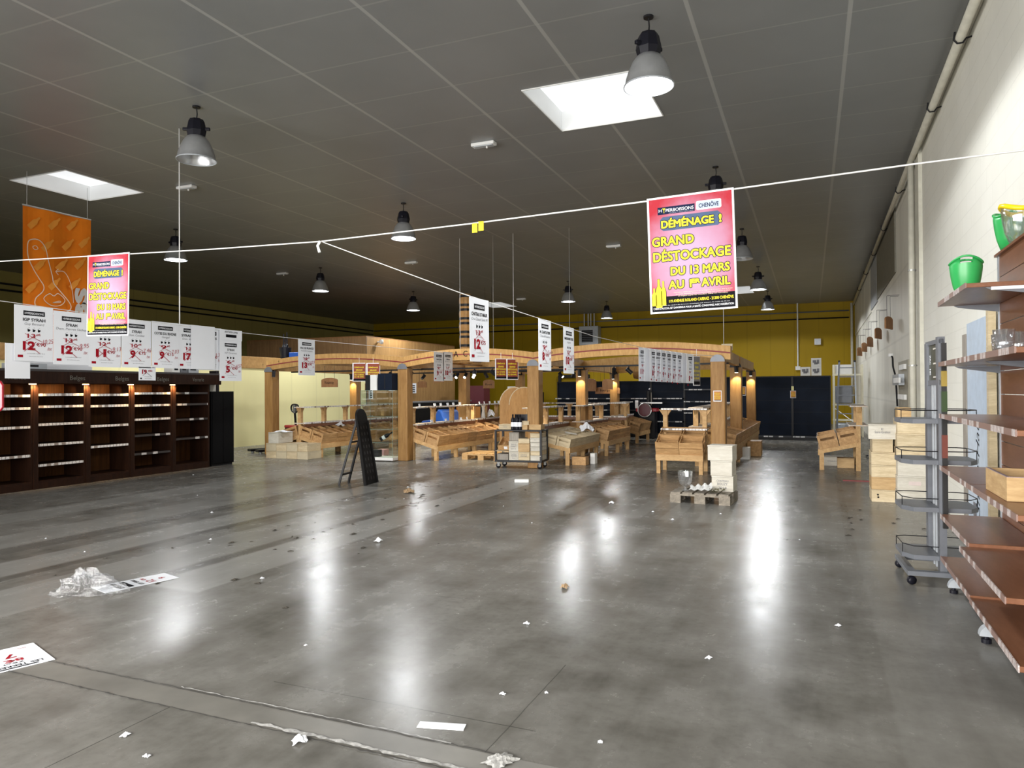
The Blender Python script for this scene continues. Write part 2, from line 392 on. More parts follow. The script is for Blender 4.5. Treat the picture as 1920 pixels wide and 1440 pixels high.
# ---------------------------------------------------------------- lettering
_tc = {}
def tmesh(s, bold):
    if (s, bold) in _tc: return _tc[s, bold]
    cu = bpy.data.curves.new('t', 'FONT'); cu.body = s; cu.size = 1; cu.resolution_u = 3; cu.offset = bold
    o = bpy.data.objects.new('t', cu); C.objects.link(o)
    me = bpy.data.meshes.new_from_object(o.evaluated_get(bpy.context.evaluated_depsgraph_get()))
    v = [(p.co.x, p.co.y) for p in me.vertices]; f = [list(p.vertices) for p in me.polygons]
    bpy.data.objects.remove(o); bpy.data.curves.remove(cu); bpy.data.meshes.remove(me)
    xs = [a for a, b in v]; ys = [b for a, b in v]
    _tc[s, bold] = (v, f, min(xs), max(xs), min(ys), max(ys)); return _tc[s, bold]
def text(m, s, cx, z, h, w=None, y=-.002, bold=0, align='c', rot=0, shear=0, ref='cap'):
    """Letters standing on height z in the local x-z plane facing -y; h is the cap height, w the width they fill."""
    v, f, x0, x1, y0, y1 = tmesh(s, bold)
    k = h / .70; kx = (w / (x1 - x0)) if w else k
    ox = {'c': (x0 + x1) / 2, 'l': x0, 'r': x1}[align]
    c, sn = math.cos(rot), math.sin(rot); out = []
    for a, b in v:
        px = (a - ox) * kx + shear * b * k; pz = b * k
        out.append((cx + px * c - pz * sn, y, z + px * sn + pz * c))
    return m.add(out, f)
def stroke(m, pts, w, y=-.002):
    """A flat drawn line through pts (x, z) in the local x-z plane."""
    P = [Vector((a, b)) for a, b in pts]; K = len(P); vs = []
    for i in range(K):
        d = (P[min(i + 1, K - 1)] - P[max(i - 1, 0)]).normalized(); n = Vector((-d.y, d.x)) * w / 2
        vs += [(P[i].x + n.x, y, P[i].y + n.y), (P[i].x - n.x, y, P[i].y - n.y)]
    return m.add(vs, [(2 * i, 2 * i + 1, 2 * i + 3, 2 * i + 2) for i in range(K - 1)])
def curve_pts(pts, n=8, closed=False):
    P = [Vector(p) for p in pts]; K = len(P); out = []
    for i in range(K if closed else K - 1):
        a, b, c, d = [P[(i + j) % K] if closed else P[max(0, min(K - 1, i + j))] for j in (-1, 0, 1, 2)]
        for k in range(n):
            u = k / n
            out.append(tuple(.5 * ((2 * b) + (c - a) * u + (2 * a - 5 * b + 4 * c - d) * u * u + (3 * b - a - 3 * c + d) * u ** 3)))
    out.append(tuple(P[0] if closed else P[-1])); return out

# ================================================================ THE ROOM
XR, XL, YB, YF, ZC = 1.46, -23.0, 34.5, -3.6, 5.30
struct('floor', M().quad((XL, YF, 0), (XR, YF, 0), (XR, YB, 0), (XL, YB, 0)), FLOORM)
SKYL = [(-3.40, -1.93, 8.39, 9.95), (-13.08, -11.63, 8.30, 9.83), (-13.6, -12.42, 28.2, 30.0), (-3.1, -2.3, 27.75, 29.8)]
xs = sorted({XL, XR} | {a for q in SKYL for a in q[:2]}); ys = sorted({YF, YB} | {a for q in SKYL for a in q[2:]})
m = M()
for i in range(len(xs) - 1):
    for j in range(len(ys) - 1):
        cx, cy = (xs[i] + xs[i + 1]) / 2, (ys[j] + ys[j + 1]) / 2
        if any(a < cx < b and c < cy < d for a, b, c, d in SKYL): continue
        m.quad((xs[i], ys[j], ZC), (xs[i], ys[j + 1], ZC), (xs[i + 1], ys[j + 1], ZC), (xs[i + 1], ys[j], ZC))
struct('ceiling', m, CEILM)
for i, (a, b, c, d) in enumerate(SKYL):
    sh = M(); h = ZC + .28
    for p, q in (((a, c), (b, c)), ((b, c), (b, d)), ((b, d), (a, d)), ((a, d), (a, c))):
        sh.quad((*p, ZC), (*q, ZC), (*q, h), (*p, h))
    o = struct('window_%d' % (i + 1), sh, SHAFT)
    mm = M().box(a, b, c, c + .012, ZC - .012, ZC + .01).box(a, b, d - .012, d, ZC - .012, ZC + .01).box(a, a + .012, c + .012, d - .012, ZC - .012, ZC + .01).box(b - .012, b, c + .012, d - .012, ZC - .012, ZC + .01)
    mm.build('window_frame', WHITE, o)
    K = 8; dm = M()
    for ii in range(K):
        for jj in range(K):
            def D(u, w):
                hx, hy = u / K, w / K; return (a + (b - a) * hx, c + (d - c) * hy, h + .22 * math.sin(PI * hx) * math.sin(PI * hy))
            dm.quad(D(ii, jj), D(ii, jj + 1), D(ii + 1, jj + 1), D(ii + 1, jj))
    dm.build('skylight_dome', SKYM, o, smooth=True)
struct('wall_back', M().quad((XL, YB, 0), (XR, YB, 0), (XR, YB, ZC), (XL, YB, ZC)), YWALL)
struct('wall_left', M().quad((XL, YF, 0), (XL, YB, 0), (XL, YB, ZC), (XL, YF, ZC)), OLIVE)
YS = 12.9
struct('wall_right', M().quad((XR, YF, 0), (XR, YS, 0), (XR, YS, ZC), (XR, YF, ZC)), BLOCKS)
struct('trim_1', M().quad((XR, YS, 0), (XR, YB, 0), (XR, YB, ZC), (XR, YS, ZC)), PRECAST)
m = M()   # shopfront behind the camera, with its wide opening
m.quad((XL, YF, 0), (-14.0, YF, 0), (-14.0, YF, ZC), (XL, YF, ZC)).quad((1.0, YF, 0), (XR, YF, 0), (XR, YF, ZC), (1.0, YF, ZC))
m.quad((-14.0, YF, 3.5), (1.0, YF, 3.5), (1.0, YF, ZC), (-14.0, YF, ZC)).quad((-14.0, YF, 0), (1.0, YF, 0), (1.0, YF, .3), (-14.0, YF, .3))
struct('wall_front', m, CREAM)
# upper cladding band high on the right wall, past the pilaster
DKB = plain('taupe_panel', (.17, .16, .125), .6)
struct('trim_2', M().box(XR - .03, XR, 16.6, 21.6, 3.9, ZC), DKB)
struct('trim_3', M().box(XR - .032, XR, 21.65, 24.0, 3.85, ZC), plain('bluegrey_panel', (.33, .35, .37), .5))
struct('trim_4', M().box(XR - .03, XR, 24.05, 34.4, 3.8, ZC), PRECAST)
struct('trim_5', M().box(XR - .05, XR, 12.55, 12.9, 0, ZC), plain('pilaster_paint', (.60, .585, .50), .6))
# partition along the left side with its beam, and the timber clad room behind it
struct('trim_6', M().box(-15.12, -15.0, 4.5, 22.0, 0, 2.22), CREAMW)
bm_ = tag(M().box(-15.25, -14.97, 4.5, 17.6, 2.22, 2.56).build('timber_beam', PINE, bevel=.01), 'thick pine beam lying along the top of the cream partition', 'beam')
cab = thing('timber_cabin', 'timber clad room of upright boards rising behind the pergola', 'cabin', (-15, 22, 0))
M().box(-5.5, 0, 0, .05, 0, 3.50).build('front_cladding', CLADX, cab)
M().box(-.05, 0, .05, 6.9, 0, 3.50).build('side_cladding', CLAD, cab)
M().box(-5.5, 0, 0, 6.9, 3.50, 3.54).build('roof_deck', SIGNW, cab)
o = thing('security_camera', 'small white dome camera on the timber clad side wall', 'camera', (-15.005, 22.75, 3.36))
M().tube([(0, 0, 0), (.12, 0, 0)], .03, 8).build('bracket', WHITE, o)
M().lathe([(.001, -.09), (.06, -.07), (.08, 0), (.07, .07), (.001, .09)], 12, (.17, 0, 0)).build('camera_body', WHITE, o, smooth=True)

# ---- pipes
def pipe(name, label, pts, r, mat, clips=(), group=None, cliplen=.1):
    o = tag(M().tube(pts, r, 10).build(name, mat, smooth=True), label, 'pipe', group)
    for c in clips:
        M().tube([(c[0], c[1], c[2]), (c[0] + c[3], c[1] + c[4], c[2] + c[5])], r * .35, 6).build('pipe_clip', BLACK, o)
    return o
pipe('ceiling_pipe', 'long cream pipe running high along the right wall on hooks', [(1.36, YF + .1, 5.13), (1.36, 34.3, 5.13)], .045, PIPE)
o = bpy.data.objects['ceiling_pipe']
for y in (8.6, 10.6, 14.8, 18.2, 21.5, 25, 29):
    M().tube([(1.31, y, 5.19), (1.30, y, 5.11), (1.33, y, 5.07), (1.38, y, 5.07), (1.41, y, 5.11), (1.46, y, 5.12)], .010, 6).build('pipe_hook', BLACK, o)
tag(M().box(1.37, 1.455, YF + .1, 12.5, 5.19, 5.295).build('cable_trunking', PIPE), 'square cream trunking in the corner above the wall pipe', 'trunking')
o = pipe('drain_pipe', 'upright white pipe down the right wall beside the pilaster', [(1.36, 13.0, 5.10), (1.36, 13.0, .02)], .05, PIPE)
for z in (3.4, 1.9):
    M().lathe([(.052, -.012), (.06, -.012), (.06, .012), (.052, .012)], 12, (1.36, 13.0, z)).build('pipe_clip', GALV, o)
    M().tube([(1.40, 13.0, z), (1.46, 13.0, z)], .008, 6).build('clip_stud', GALV, o)
pipe('corner_pipe', 'cream pipe standing in the far right corner of the hall', [(1.30, 34.3, 5.2), (1.30, 34.3, .02)], .05, PIPE)
for z, lab in ((4.6, 'lower of the two dark conduits along the yellow back wall'), (4.9, 'upper of the two dark conduits along the yellow back wall')):
    pipe('conduit', lab, [(XL + .1, 34.42, z), (1.2, 34.42, z)], .03, BLACK if z < 4.7 else GREYM)
for z, lab in ((4.9, 'upper dark conduit along the far left wall'), (4.7, 'lower dark conduit along the far left wall')):
    pipe('conduit', lab, [(XL + .08, 4, z), (XL + .08, 34.3, z)], .03, BLACK)

# ---- high-bay lamps
def bay_lamp(lit, loc, label):
    o = thing('bay_lamp', label, 'lamp', loc, random.uniform(0, 3), 'high bay lamps on the ceiling')
    M().tube([(0, 0, 0), (.01, 0, -.10), (0, 0, -.19)], .008, 6).build('suspension_cable', BLACK, o)
    M().lathe([(.001, 0), (.05, 0), (.05, -.02), (.001, -.02)], 12).build('ceiling_hook', BLACK, o)
    hs = M().lathe([(.001, -.17), (.085, -.175), (.105, -.21), (.122, -.29), (.128, -.33), (.112, -.40), (.10, -.405)], 8, (0, 0, 0))
    hs.build('ballast_housing', BLKPL, o)
    for s in (-1, 1): M().box(s * .11 if s > 0 else -.175, .175 if s > 0 else -.11, -.02, .02, -.32, -.28).build('housing_lug', BLKPL, o, bevel=.008)
    prof = [(.09, -.39), (.12, -.41), (.165, -.47), (.20, -.55), (.225, -.63), (.238, -.70), (.245, -.71)]
    n = 72; rf = M()
    for i, (r, z) in enumerate(prof):
        for k in range(n):
            rr = r * (1 + (.012 if k % 2 else 0)); rf.v.append((rr * math.cos(2 * PI * k / n), rr * math.sin(2 * PI * k / n), z))
    for i in range(len(prof) - 1):
        for k in range(n): rf.f.append([i * n + k, i * n + (k + 1) % n, (i + 1) * n + (k + 1) % n, (i + 1) * n + k])
    rf.build('reflector', REFL, o, smooth=True)
    M().lathe([(.243, -.702), (.252, -.702), (.252, -.715), (.243, -.715), (.243, -.702)], 36).build('reflector_rim', GREYL, o)
    if lit:
        M().lathe([(.001, -.665), (.222, -.675)], 32).build('glowing_glass', LAMPON, o)
        l = bpy.data.lights.new('bay_lamp_light', 'SPOT'); l.energy = LAMP_W * 10; l.spot_size = 2.95; l.spot_blend = .12
        l.shadow_soft_size = .22; l.color = (.97, .985, 1)
        lo = bpy.data.objects.new('bay_lamp_light', l); C.objects.link(lo); lo.parent = o; lo.location = (0, 0, -.72)
    else:
        M().lathe([(.001, -.52), (.05, -.52), (.05, -.60), (.001, -.60)], 12).build('bulb', BULB, o)
        for k in range(4): M().box(-.045 + .027 * k, -.033 + .027 * k, -.052, -.05, -.59, -.50).build('bulb_fin', BLACK, o)
    return o
LAMPS = [(-1.55, 7.24, 1, 'nearest glowing bay lamp hanging in front of the skylight'),
    (-7.5, 7.15, 0, 'unlit bay lamp with ribbed reflector nearest on the left'),
    (-7.62, 12.5, 1, 'glowing bay lamp above the middle of the slanting sign string'),
    (-13.6, 12.35, 1, 'glowing bay lamp on the left above the row of price signs'),
    (-13.9, 18.0, 1, 'glowing bay lamp above the left pergola post'),
    (-14.1, 23.8, 1, 'glowing bay lamp farthest back above the timber clad room'),
    (-7.95, 23.8, 1, 'glowing bay lamp between the tall narrow price signs and the wall heater'),
    (-8.3, 30.0, 1, 'glowing bay lamp farthest back just right of the wall heater'),
    (-1.58, 12.6, 0, 'unlit bay lamp mostly hidden behind the large red poster'),
    (-1.64, 17.75, 0, 'unlit bay lamp just right of the large red poster'),
    (-1.70, 23.45, 1, 'glowing bay lamp below the far skylight right of the red poster'),
    (-1.80, 29.5, 1, 'glowing bay lamp farthest back near the right wall')]
for x, y, lit, lab in LAMPS: bay_lamp(lit, (x, y, ZC), lab)
for x, y, lab in ((-4.65, 9.95, 'emergency light on the ceiling left of the near skylight'), (-10.58, 9.85, 'emergency light on the ceiling right of the left skylight'),
                  (-4.89, 18.4, 'emergency light on the ceiling left of the large red poster'), (-10.9, 18.3, 'emergency light on the ceiling behind the central glowing lamp'),
                  (-15.6, 18.3, 'emergency light on the ceiling above the left pergola posts'), (-11.2, 27.5, 'emergency light on the ceiling by the far small skylight'),
                  (-12.2, 6.0, 'emergency light on the ceiling at the left edge of the view')):
    o = thing('emergency_light', lab, 'light', (x, y, ZC), 0, 'emergency lights on the ceiling')
    M().box(-.19, .19, -.065, .065, -.05, 0).build('light_housing', WHITE, o, bevel=.01)
    M().box(-.15, .15, -.045, .045, -.062, -.05).build('diffuser', GREYL, o)
    M().tube([(.05, 0, -.06), (.05, 0, -.09)], .015, 8).build('test_knob', WHITE, o)

# ---- wall heater
o = thing('wall_heater', 'grey box heater with dark louvres high on the yellow back wall', 'heater', (-10.3, 34.45, 3.72))
M().box(-.48, .48, -.55, 0, 0, .92).build('heater_casing', GREYL, o, bevel=.02)
M().box(-.34, .22, -.56, -.55, .14, .72).build('grille', BLACK, o)
for k in range(6): M().box(-.33, .21, -.585, -.56, .18 + .09 * k, .20 + .09 * k).build('louvre', GREYM, o)
for x in (-.28, -.08, .05, .22): M().tube([(x, -.3, .92), (x, -.3, 1.56)], .035, 8).build('supply_pipe', GALV, o)

# ---- wooden name boards hung on the right wall, electrical board
def plaque(mat, w, h, t=.03, arch=.25):
    pts = [(-w / 2, 0), (w / 2, 0), (w / 2, h * (1 - arch))] + [(w / 2 * math.cos(a), h * (1 - arch) + h * arch * math.sin(a)) for a in [PI * k / 10 for k in range(1, 10)]] + [(-w / 2, h * (1 - arch))]
    return M().prism(pts, -t / 2, t / 2)
for i, (y, z, lab) in enumerate(((16.2, 2.72, 'nearest'), (19.0, 2.70, 'second'), (21.95, 2.67, 'third'), (24.7, 2.66, 'fourth'), (27.5, 2.65, 'farthest'))):
    h = .25 + .012 * i
    o = thing('wooden_plaque', '%s of the five arched wooden plaques hanging on the right wall' % lab, 'sign', (1.28, y, z), PI / 2 - .38, 'plaques along the right wall')
    plaque(SIGNW, .42, h).build('board', SIGNW, o, bevel=.006)
    for sx in (-.10, .10):
        M().tube([(sx, 0, h * .9), (sx, 0, h + .40)], .003, 5).build('hanging_wire', BLACK, o)
        M().tube([(sx, 0, h + .40), (sx * .9 + .02, -.27, h + .40)], .004, 5).build('hook', BLACK, o)
o = thing('fuse_board', 'grey electrical board with rows of white breakers on the right wall', 'electrical board', (1.455, 15.0, 1.18), PI / 2)
M().box(-.85, .80, -.0, .05, 0, .86).build('backplate', plain('taupe_board', (.30, .28, .22), .6), o)
M().box(-.25, .95, .05, .14, .42, .62).build('breaker_box', GREYL, o)
for r_, z, n in ((0, .70, 7), (1, .46, 8), (2, .16, 9)):
    for k in range(n): M().box(-.6 + .13 * k, -.50 + .13 * k, .05 if r_ != 1 else .14, .09 if r_ != 1 else .17, z, z + .09).build('breaker', WHITE, o)
M().tube(curve_pts([(.6, .09, .02), (.66, .10, .40), (.85, .10, .62), (1.02, .12, .78), (1.12, .12, .96), (1.18, .14, 1.0)], 5), .018, 6).build('loose_cable', BLACK, o)
M().lathe([(.001, 0), (.05, .01), (.05, .07), (.001, .08)], 10, (1.2, .14, .98)).build('lamp_holder', WHITE, o)

# ================================================================ STRINGS, POSTERS AND PRICE SIGNS
def cord(name, label, pts, r=.006, mat=None, cat='string', group=None): return tag(M().tube(pts, r, 6).build(name, mat or CORD, smooth=True), label, cat, group)
main = cord('poster_string', 'white string strung across the hall carrying the two red posters',
     [(-9.6, 5.19, 3.07), (-8.34, 5.19, 3.01), (-6.6, 5.19, 2.945), (-5.3, 5.19, 2.895), (-4.0, 5.19, 2.86), (-2.48, 5.19, 2.878), (-1.1, 5.19, 2.905), (-.5, 5.19, 2.925), (.56, 5.19, 2.958), (1.14, 5.19, 2.968), (1.45, 5.19, 2.975)], .006)
M().tube([(-4.0, 5.18, 2.86), (-4.02, 5.17, 2.82), (-4.0, 5.17, 2.76)], .012, 6).build('knot', CORD, main)
m = M()
for dx, dz in ((-.03, 0), (.025, .01)): m.box(-2.475 + dx - .022, -2.475 + dx + .022, 5.18, 5.186, 2.80 + dz, 2.875 + dz)
m.build('tape_tag', YPL, main)
cord('sign_string', 'thin string slanting away from the knot to the pergola', [(-4.0, 5.19, 2.86), (-2.98, 5.9, 2.43), (-2.95, 8.0, 2.365), (-2.95, 10, 2.31), (-2.92, 12.86, 2.30)], .004)
cord('sign_string', 'thin string carrying the long row of price signs on the left', [(-7.78, 1.5, 2.60), (-7.78, 4.98, 2.50), (-7.78, 6.3, 2.45), (-7.78, 8.2, 2.415), (-7.78, 9.9, 2.40), (-7.15, 12.9, 2.34), (-7.15, 13.75, 2.36)], .004)
cord('sign_string', 'short string carrying the fanned price signs at the pergola', [(-2.92, 12.86, 2.295), (-2.5, 12.86, 2.225), (-2.05, 12.86, 2.155), (-1.70, 13.10, 2.13)], .004)

def poster(label, loc, rz):
    """Portrait poster .60 x .84 hung by its top edge at loc; print faces local -y."""
    o = thing('sale_poster', label, 'poster', loc, rz, 'red sale posters on the main string')
    w, h = .30, .83
    M().box(-w, w, 0, .003, -h, 0).build('sheet', PAPER, o)
    M().rect(-w + .014, w - .014, -h + .012, -.014, -.001).build('printed_ground', POSTERM, o)
    M().rect(-w + .014, w - .014, -h + .012, -h + .118, -.0016).build('black_band', INK, o)
    M().rect(-.225, .035, -.128, -.075, -.0016).build('logo_panel', NAVYP, o)
    m = M(); text(m, 'H', -.206, -.110, .022, .022, -.0022); text(m, 'PERBOISSONS', -.070, -.112, .022, .195, -.0022, .008); m.build('logo_lettering', PAPER, o)
    m = M().add([(-.192, -.0023, -.084), (-.168, -.0023, -.084), (-.180, -.0023, -.104)], [(0, 1, 2)]); stroke(m, [(-.18, -.10), (-.18, -.118)], .004, -.0023); m.build('logo_glass', YEL, o)
    m = M(); text(m, 'LA CAVE À TOUT PETIT PRIX', -.06, -.124, .005, .17, -.0022); m.build('logo_tagline', BLUEP, o)
    m = M().prism([(.045 + .17 * a, -.125 + .062 * b) for a, b in ((0, .1), (.04, 0), (.96, 0), (1, .1), (1, .9), (.96, 1), (.04, 1), (0, .9))], -.0016, -.0012); m.build('town_panel', PAPER, o)
    m = M().prism([(.051 + .158 * a, -.120 + .052 * b) for a, b in ((0, .1), (.04, 0), (.96, 0), (1, .1), (1, .9), (.96, 1), (.04, 1), (0, .9))], -.0020, -.0018); m.build('town_panel_inset', BLUEP, o)
    m = M(); text(m, 'CHENÔVE', .130, -.110, .028, .135, -.0026, .02); m.build('town_lettering', NAVYP, o)
    rows = [('DÉMÉNAGE', -.02, -.225, .052, .36), ('!', .205, -.225, .052, .014), ('GRAND', -.125, -.350, .062, .29), ('DÉSTOCKAGE', 0, -.460, .065, .53),
            ('DU 13 MARS', .055, -.565, .056, .40), ('AU 1', -.085, -.660, .056, .155), ('ER', .025, -.632, .028, .055), ('AVRIL', .160, -.660, .056, .19)]
    m = M().prism([(-.21 + .42 * a, -.245 + .10 * b) for a, b in ((0, .2), (.05, 0), (.95, 0), (1, .2), (1, .8), (.95, 1), (.05, 1), (0, .8))], -.0016, -.0012)
    m.build('headline_halo', SKYP, o)
    m = M()
    for s, x, z, hh, ww in rows:
        for q in range(10): text(m, s, x + .0075 * math.cos(PI * q / 5), z + .0075 * math.sin(PI * q / 5), hh, ww, -.0022 - .00002 * q, 0)
    m.build('headline_outline', NAVYP, o)
    m = M()
    for s, x, z, hh, ww in rows:
        for q in range(6): text(m, s, x + .0030 * math.cos(PI * q / 3), z + .0030 * math.sin(PI * q / 3), hh, ww, -.003 - .00002 * q, 0)
    text(m, '119 AVENUE ROLAND CARRAZ - 21300 CHENÔVE', .055, -.757, .019, .44, -.003, .03)
    m.build('headline_lettering', YEL, o)
    m = M()
    for k, s in enumerate(('Opération valable uniquement sur le magasin de Chenôve, dans la limite', 'des stocks disponibles. Photos non contractuelles. Voir conditions et détails', 'en magasin auprès des conseillers. Offres non cumulables.')):
        text(m, s, .07, -.692 - .013 * k, .006, .40 - .03 * k, -.003, .01)
    m.build('small_print', CREAMP, o)
    m = M(); text(m, "L'ABUS D'ALCOOL EST DANGEREUX POUR LA SANTÉ. CONSOMMEZ AVEC MODÉRATION", 0, -.802, .013, .55, -.003, .01)
    text(m, 'Interdiction de vendre des boissons alcooliques aux mineurs de moins de 18 ans', 0, -.778, .005, .50, -.003, 0)
    m.build('warning_lettering', PAPER, o)
    bt = M(); ol = M()
    for x, z0, k in ((-.268, -.775, .62), (-.235, -.79, 1.0), (-.202, -.775, .85)):
        pr = [(-.020, 0), (.020, 0), (.022, .008), (.022, .115), (.016, .14), (.008, .155), (.007, .205), (-.007, .205), (-.008, .155), (-.016, .14), (-.022, .115), (-.022, .008)]
        bt.add([(x + a * (1 if k == 1 else .75), -.0032, z0 + b * k) for a, b in pr], [list(range(12))])
        ol.add([(x + a * 1.2 * (1 if k == 1 else .75), -.0026, z0 - .004 + b * 1.03 * k) for a, b in pr], [list(range(12))])
    bt.build('bottle_print', YEL, o); ol.build('bottle_outline', INK, o)
    return o
pR = poster('large red sale poster hanging alone on the right of the string', (-.83, 5.175, 2.925), 0); pR.rotation_euler = (0, math.radians(-1.5), 0)
pL = poster('red sale poster hanging on the left in front of price signs', (-6.62, 5.175, 2.955), 0); pL.rotation_euler = (0, math.radians(1.2), 0)

def price_sign(label, loc, rz, title='', sub='', old='', new='', cents='', hand='', group='price signs on strings', w=.42, h=.594, blank=False, slash=True, bow=0.0, tilt=0.0):
    o = thing('price_sign', label, 'sign', loc, rz, group)
    if tilt: o.rotation_euler = (0, tilt, rz)
    a = w / 2; kx = w / .42
    if bow:
        m = M(); K = 6
        for i in range(K):
            z0, z1 = -h * i / K, -h * (i + 1) / K; b0, b1 = bow * (i / K) ** 2, bow * ((i + 1) / K) ** 2
            m.quad((-a, b0, z0), (a, b0, z0), (a, b1, z1), (-a, b1, z1))
        # printing follows the flat upper face closely enough when the bow is small
    M().box(-a, a, 0, .002, -h, 0).build('sheet', PAPER, o)
    if blank: return o
    M().box(-.115 * kx, .115 * kx, -.003, -.001, -.105, -.055).build('logo_bar', INK, o)
    m = M(); text(m, 'HYPERBOISSONS', 0, -.092, .022, .205 * kx, -.0035, .01); m.build('logo_lettering', PAPER, o)
    m = M()
    if title: text(m, title, 0, -.165, .032, min(.34, .027 * len(title)) * kx, -.002, .025)
    for k in (-1, 0, 1):
        c = .055 * k * kx
        m.add([(c + u * kx, -.002, -.265 + v) for u, v in ((-.016, .022), (-.006, .012), (.012, .010), (.014, 0), (0, -.014), (-.016, -.012))], [list(range(6))])
        text(m, '75cl', c, -.238, .006, None, -.002)
    m.build('title_lettering', INK, o)
    m = M()
    if sub: text(m, sub, 0, -.207, .026, min(.36, .019 * len(sub)) * kx, -.002, -.004, shear=.15)
    text(m, 'La bouteille à partir de 6', .02 * kx, -.515, .010, .19 * kx, -.002, 0); text(m, 'dans la limite des stocks', .02 * kx, -.545, .009, .15 * kx, -.002, 0)
    text(m, 'La bouteille 75 cl', 0, -.366, .006, .12 * kx, -.002); m.build('small_lettering', GREYP, o)
    m = M()
    if old: text(m, old, -.03 * kx, -.345, .045, .085 * kx, -.002, .02); text(m, '€90', .045 * kx, -.32, .02, .045 * kx, -.002, .01)
    if new:
        text(m, new, -.055 * kx, -.470, .085, (.135 if len(new) > 1 else .075) * kx, -.002, .05); text(m, '€' + cents, .075 * kx, -.43, .036, .105 * kx, -.002, .02)
    m.box(-.175 * kx, -.12 * kx, -.002, -.0015, -.555, -.528); m.build('price_lettering', RED, o)
    m = M()
    if hand: text(m, hand, .15 * kx, -.40, .050, .11 * kx, -.004, -.006, 'c', .10, .2); text(m, '/bt', .165 * kx, -.470, .034, .05 * kx, -.004, -.006, 'c', .1, .2)
    if slash:
        stroke(m, [(-.10 * kx, -.30), (.09 * kx, -.385)], .005, -.0045); stroke(m, [(-.10 * kx, -.385), (.06 * kx, -.295)], .005, -.0045)
        stroke(m, [(-.10 * kx, -.39), (.06 * kx, -.51)], .006, -.0045); stroke(m, [(-.11 * kx, -.49), (.02 * kx, -.385)], .006, -.0045)
    m.build('marker_strokes', PEN, o)
    return o
R90 = PI / 2
def on_left(y0, y1, z, x=-7.78): return (x, (y0 + y1) / 2, z)
price_sign('price sign at the left end of the row with 10,25 handwritten in red', on_left(4.98, 5.41, 2.485), R90, 'IGP SYRAH', 'Guy Bernard', '13', '12', '90', '10,25', bow=.0)
price_sign('price sign second from the left in the row with 9,95 handwritten', on_left(5.41, 5.83, 2.462), R90, 'SYRAH', 'Dom. Pierres Sèches', '13', '12', '90', '9,95')
price_sign('price sign half hidden behind the left red poster', on_left(5.83, 6.25, 2.445), R90, '', '', '12', '11', '90', '9,13')
price_sign('price sign just right of the left red poster', on_left(6.26, 6.68, 2.45), R90, 'SYRAH', 'Dom. Combier', '10', '9', '75', '7,46')
price_sign('price sign with 7,03 handwritten left of the partly covered one', on_left(6.69, 7.11, 2.455), R90, 'COTES DU RHONE', 'Guigal', '9', '9', '15', '7,03')
price_sign('price sign partly covered by a blank sheet in the left row', on_left(7.12, 7.50, 2.455, -7.785), R90, 'SYRAH I.G.P', 'Dom. de Vienne', '13', '17', '90', '')
price_sign('blank reversed sheet in the left row of signs', on_left(7.31, 7.72, 2.455, -7.77), R90, blank=True)
price_sign('price sign peeping out behind the blank reversed sheet', on_left(7.45, 7.86, 2.445, -7.79), R90, 'CORBIERES', '', '5', '4', '90', '3,34')
o = price_sign('price sign with a folded over top at the right end of the row', on_left(7.80, 8.23, 2.30, -7.765), R90, 'SYRAH', 'IGP Cévennes', '6', '5', '90', '4,57')
M().box(-.213, .213, -.009, -.005, -.012, .135).build('folded_flap', PAPER, o)
m = M(); text(m, 'PINOT NOIR JOSEP', 0, .115, .022, .25, -.010, .02, rot=PI); m.box(-.10, .10, -.012, -.010, .028, .068); m.build('flap_print', INK, o)
price_sign('price sign hanging alone on the string right of the left row', on_left(9.50, 9.92, 2.41), R90, 'VIN DE FRANCE', 'MUZARD Campania', '18', '13', '90', '10,9')
price_sign('blank reversed sheet hanging lowest at the far left', on_left(4.90, 5.17, 2.075, -7.80), R90, blank=True, w=.26, h=.37)
price_sign('small price sign hanging in front of the cabinet lettering', on_left(6.50, 6.75, 1.868, -7.78), R90, '', '', '', '', '', '', w=.25, h=.167, blank=True)
o = [q for q in C.objects if q.get('label', '').startswith('small price sign hanging')][0]
m = M(); text(m, '19', -.045, -.085, .05, .07, -.003, .04); text(m, '€90', .04, -.06, .022, .06, -.003, .02); m.build('price_lettering', RED, o)
m = M(); m.box(-.105, -.082, -.002, -.0015, -.152, -.135); text(m, 'La bouteille 75 cl', .01, -.125, .008, .1); text(m, 'dans la limite des stocks', .01, -.145, .007, .1); stroke(m, [(-.07, -.03), (.06, -.12)], .004, -.004); stroke(m, [(-.07, -.11), (-.02, -.07)], .004, -.004); m.build('small_lettering', INK, o)
price_sign('left one of the two price signs before the pergola lettering', (-7.15, 13.08, 2.335), R90, 'SANCERRE', 'Les Caillottes', '9', '9', '90', '7,9', w=.42)
price_sign('right one of the two price signs before the pergola lettering', (-7.15, 13.47, 2.35), R90, 'CHINON', 'Clos des Roches', '11', '10', '90', '8,5', w=.42)
price_sign('tall price sign with a crossed out 12 nearest on the slanting string', (-2.95, 6.19, 2.415), R90, 'CHATEAU ST MAUR', 'Cru Classé Saint M', '13', '12', '75', '', tilt=-.02)
price_sign('price sign in the middle of the slanting string', (-2.95, 7.97, 2.372), R90, 'M. CHAPOUTIER', 'Côtes de Provence', '9', '8', '95', '7,61')
price_sign('price sign farthest along the slanting string', (-2.95, 8.85, 2.352), R90, 'MARSANNE ROSE', 'Argonne', '12', '10', '90', '8,93')
fan = [('COTEAUX VAROIS', '11', ''), ('', '', ''), ('BANDOL', '8', '7,5'), ('BANDOL ROSE', '7', ''), ('MINUTY', '9', ''), ('GASSIER', '6', ''), ('SABLE', '6', ''), ('ROSE', '7', ''), ('', '', ''), ('TAVEL', '8', '')]
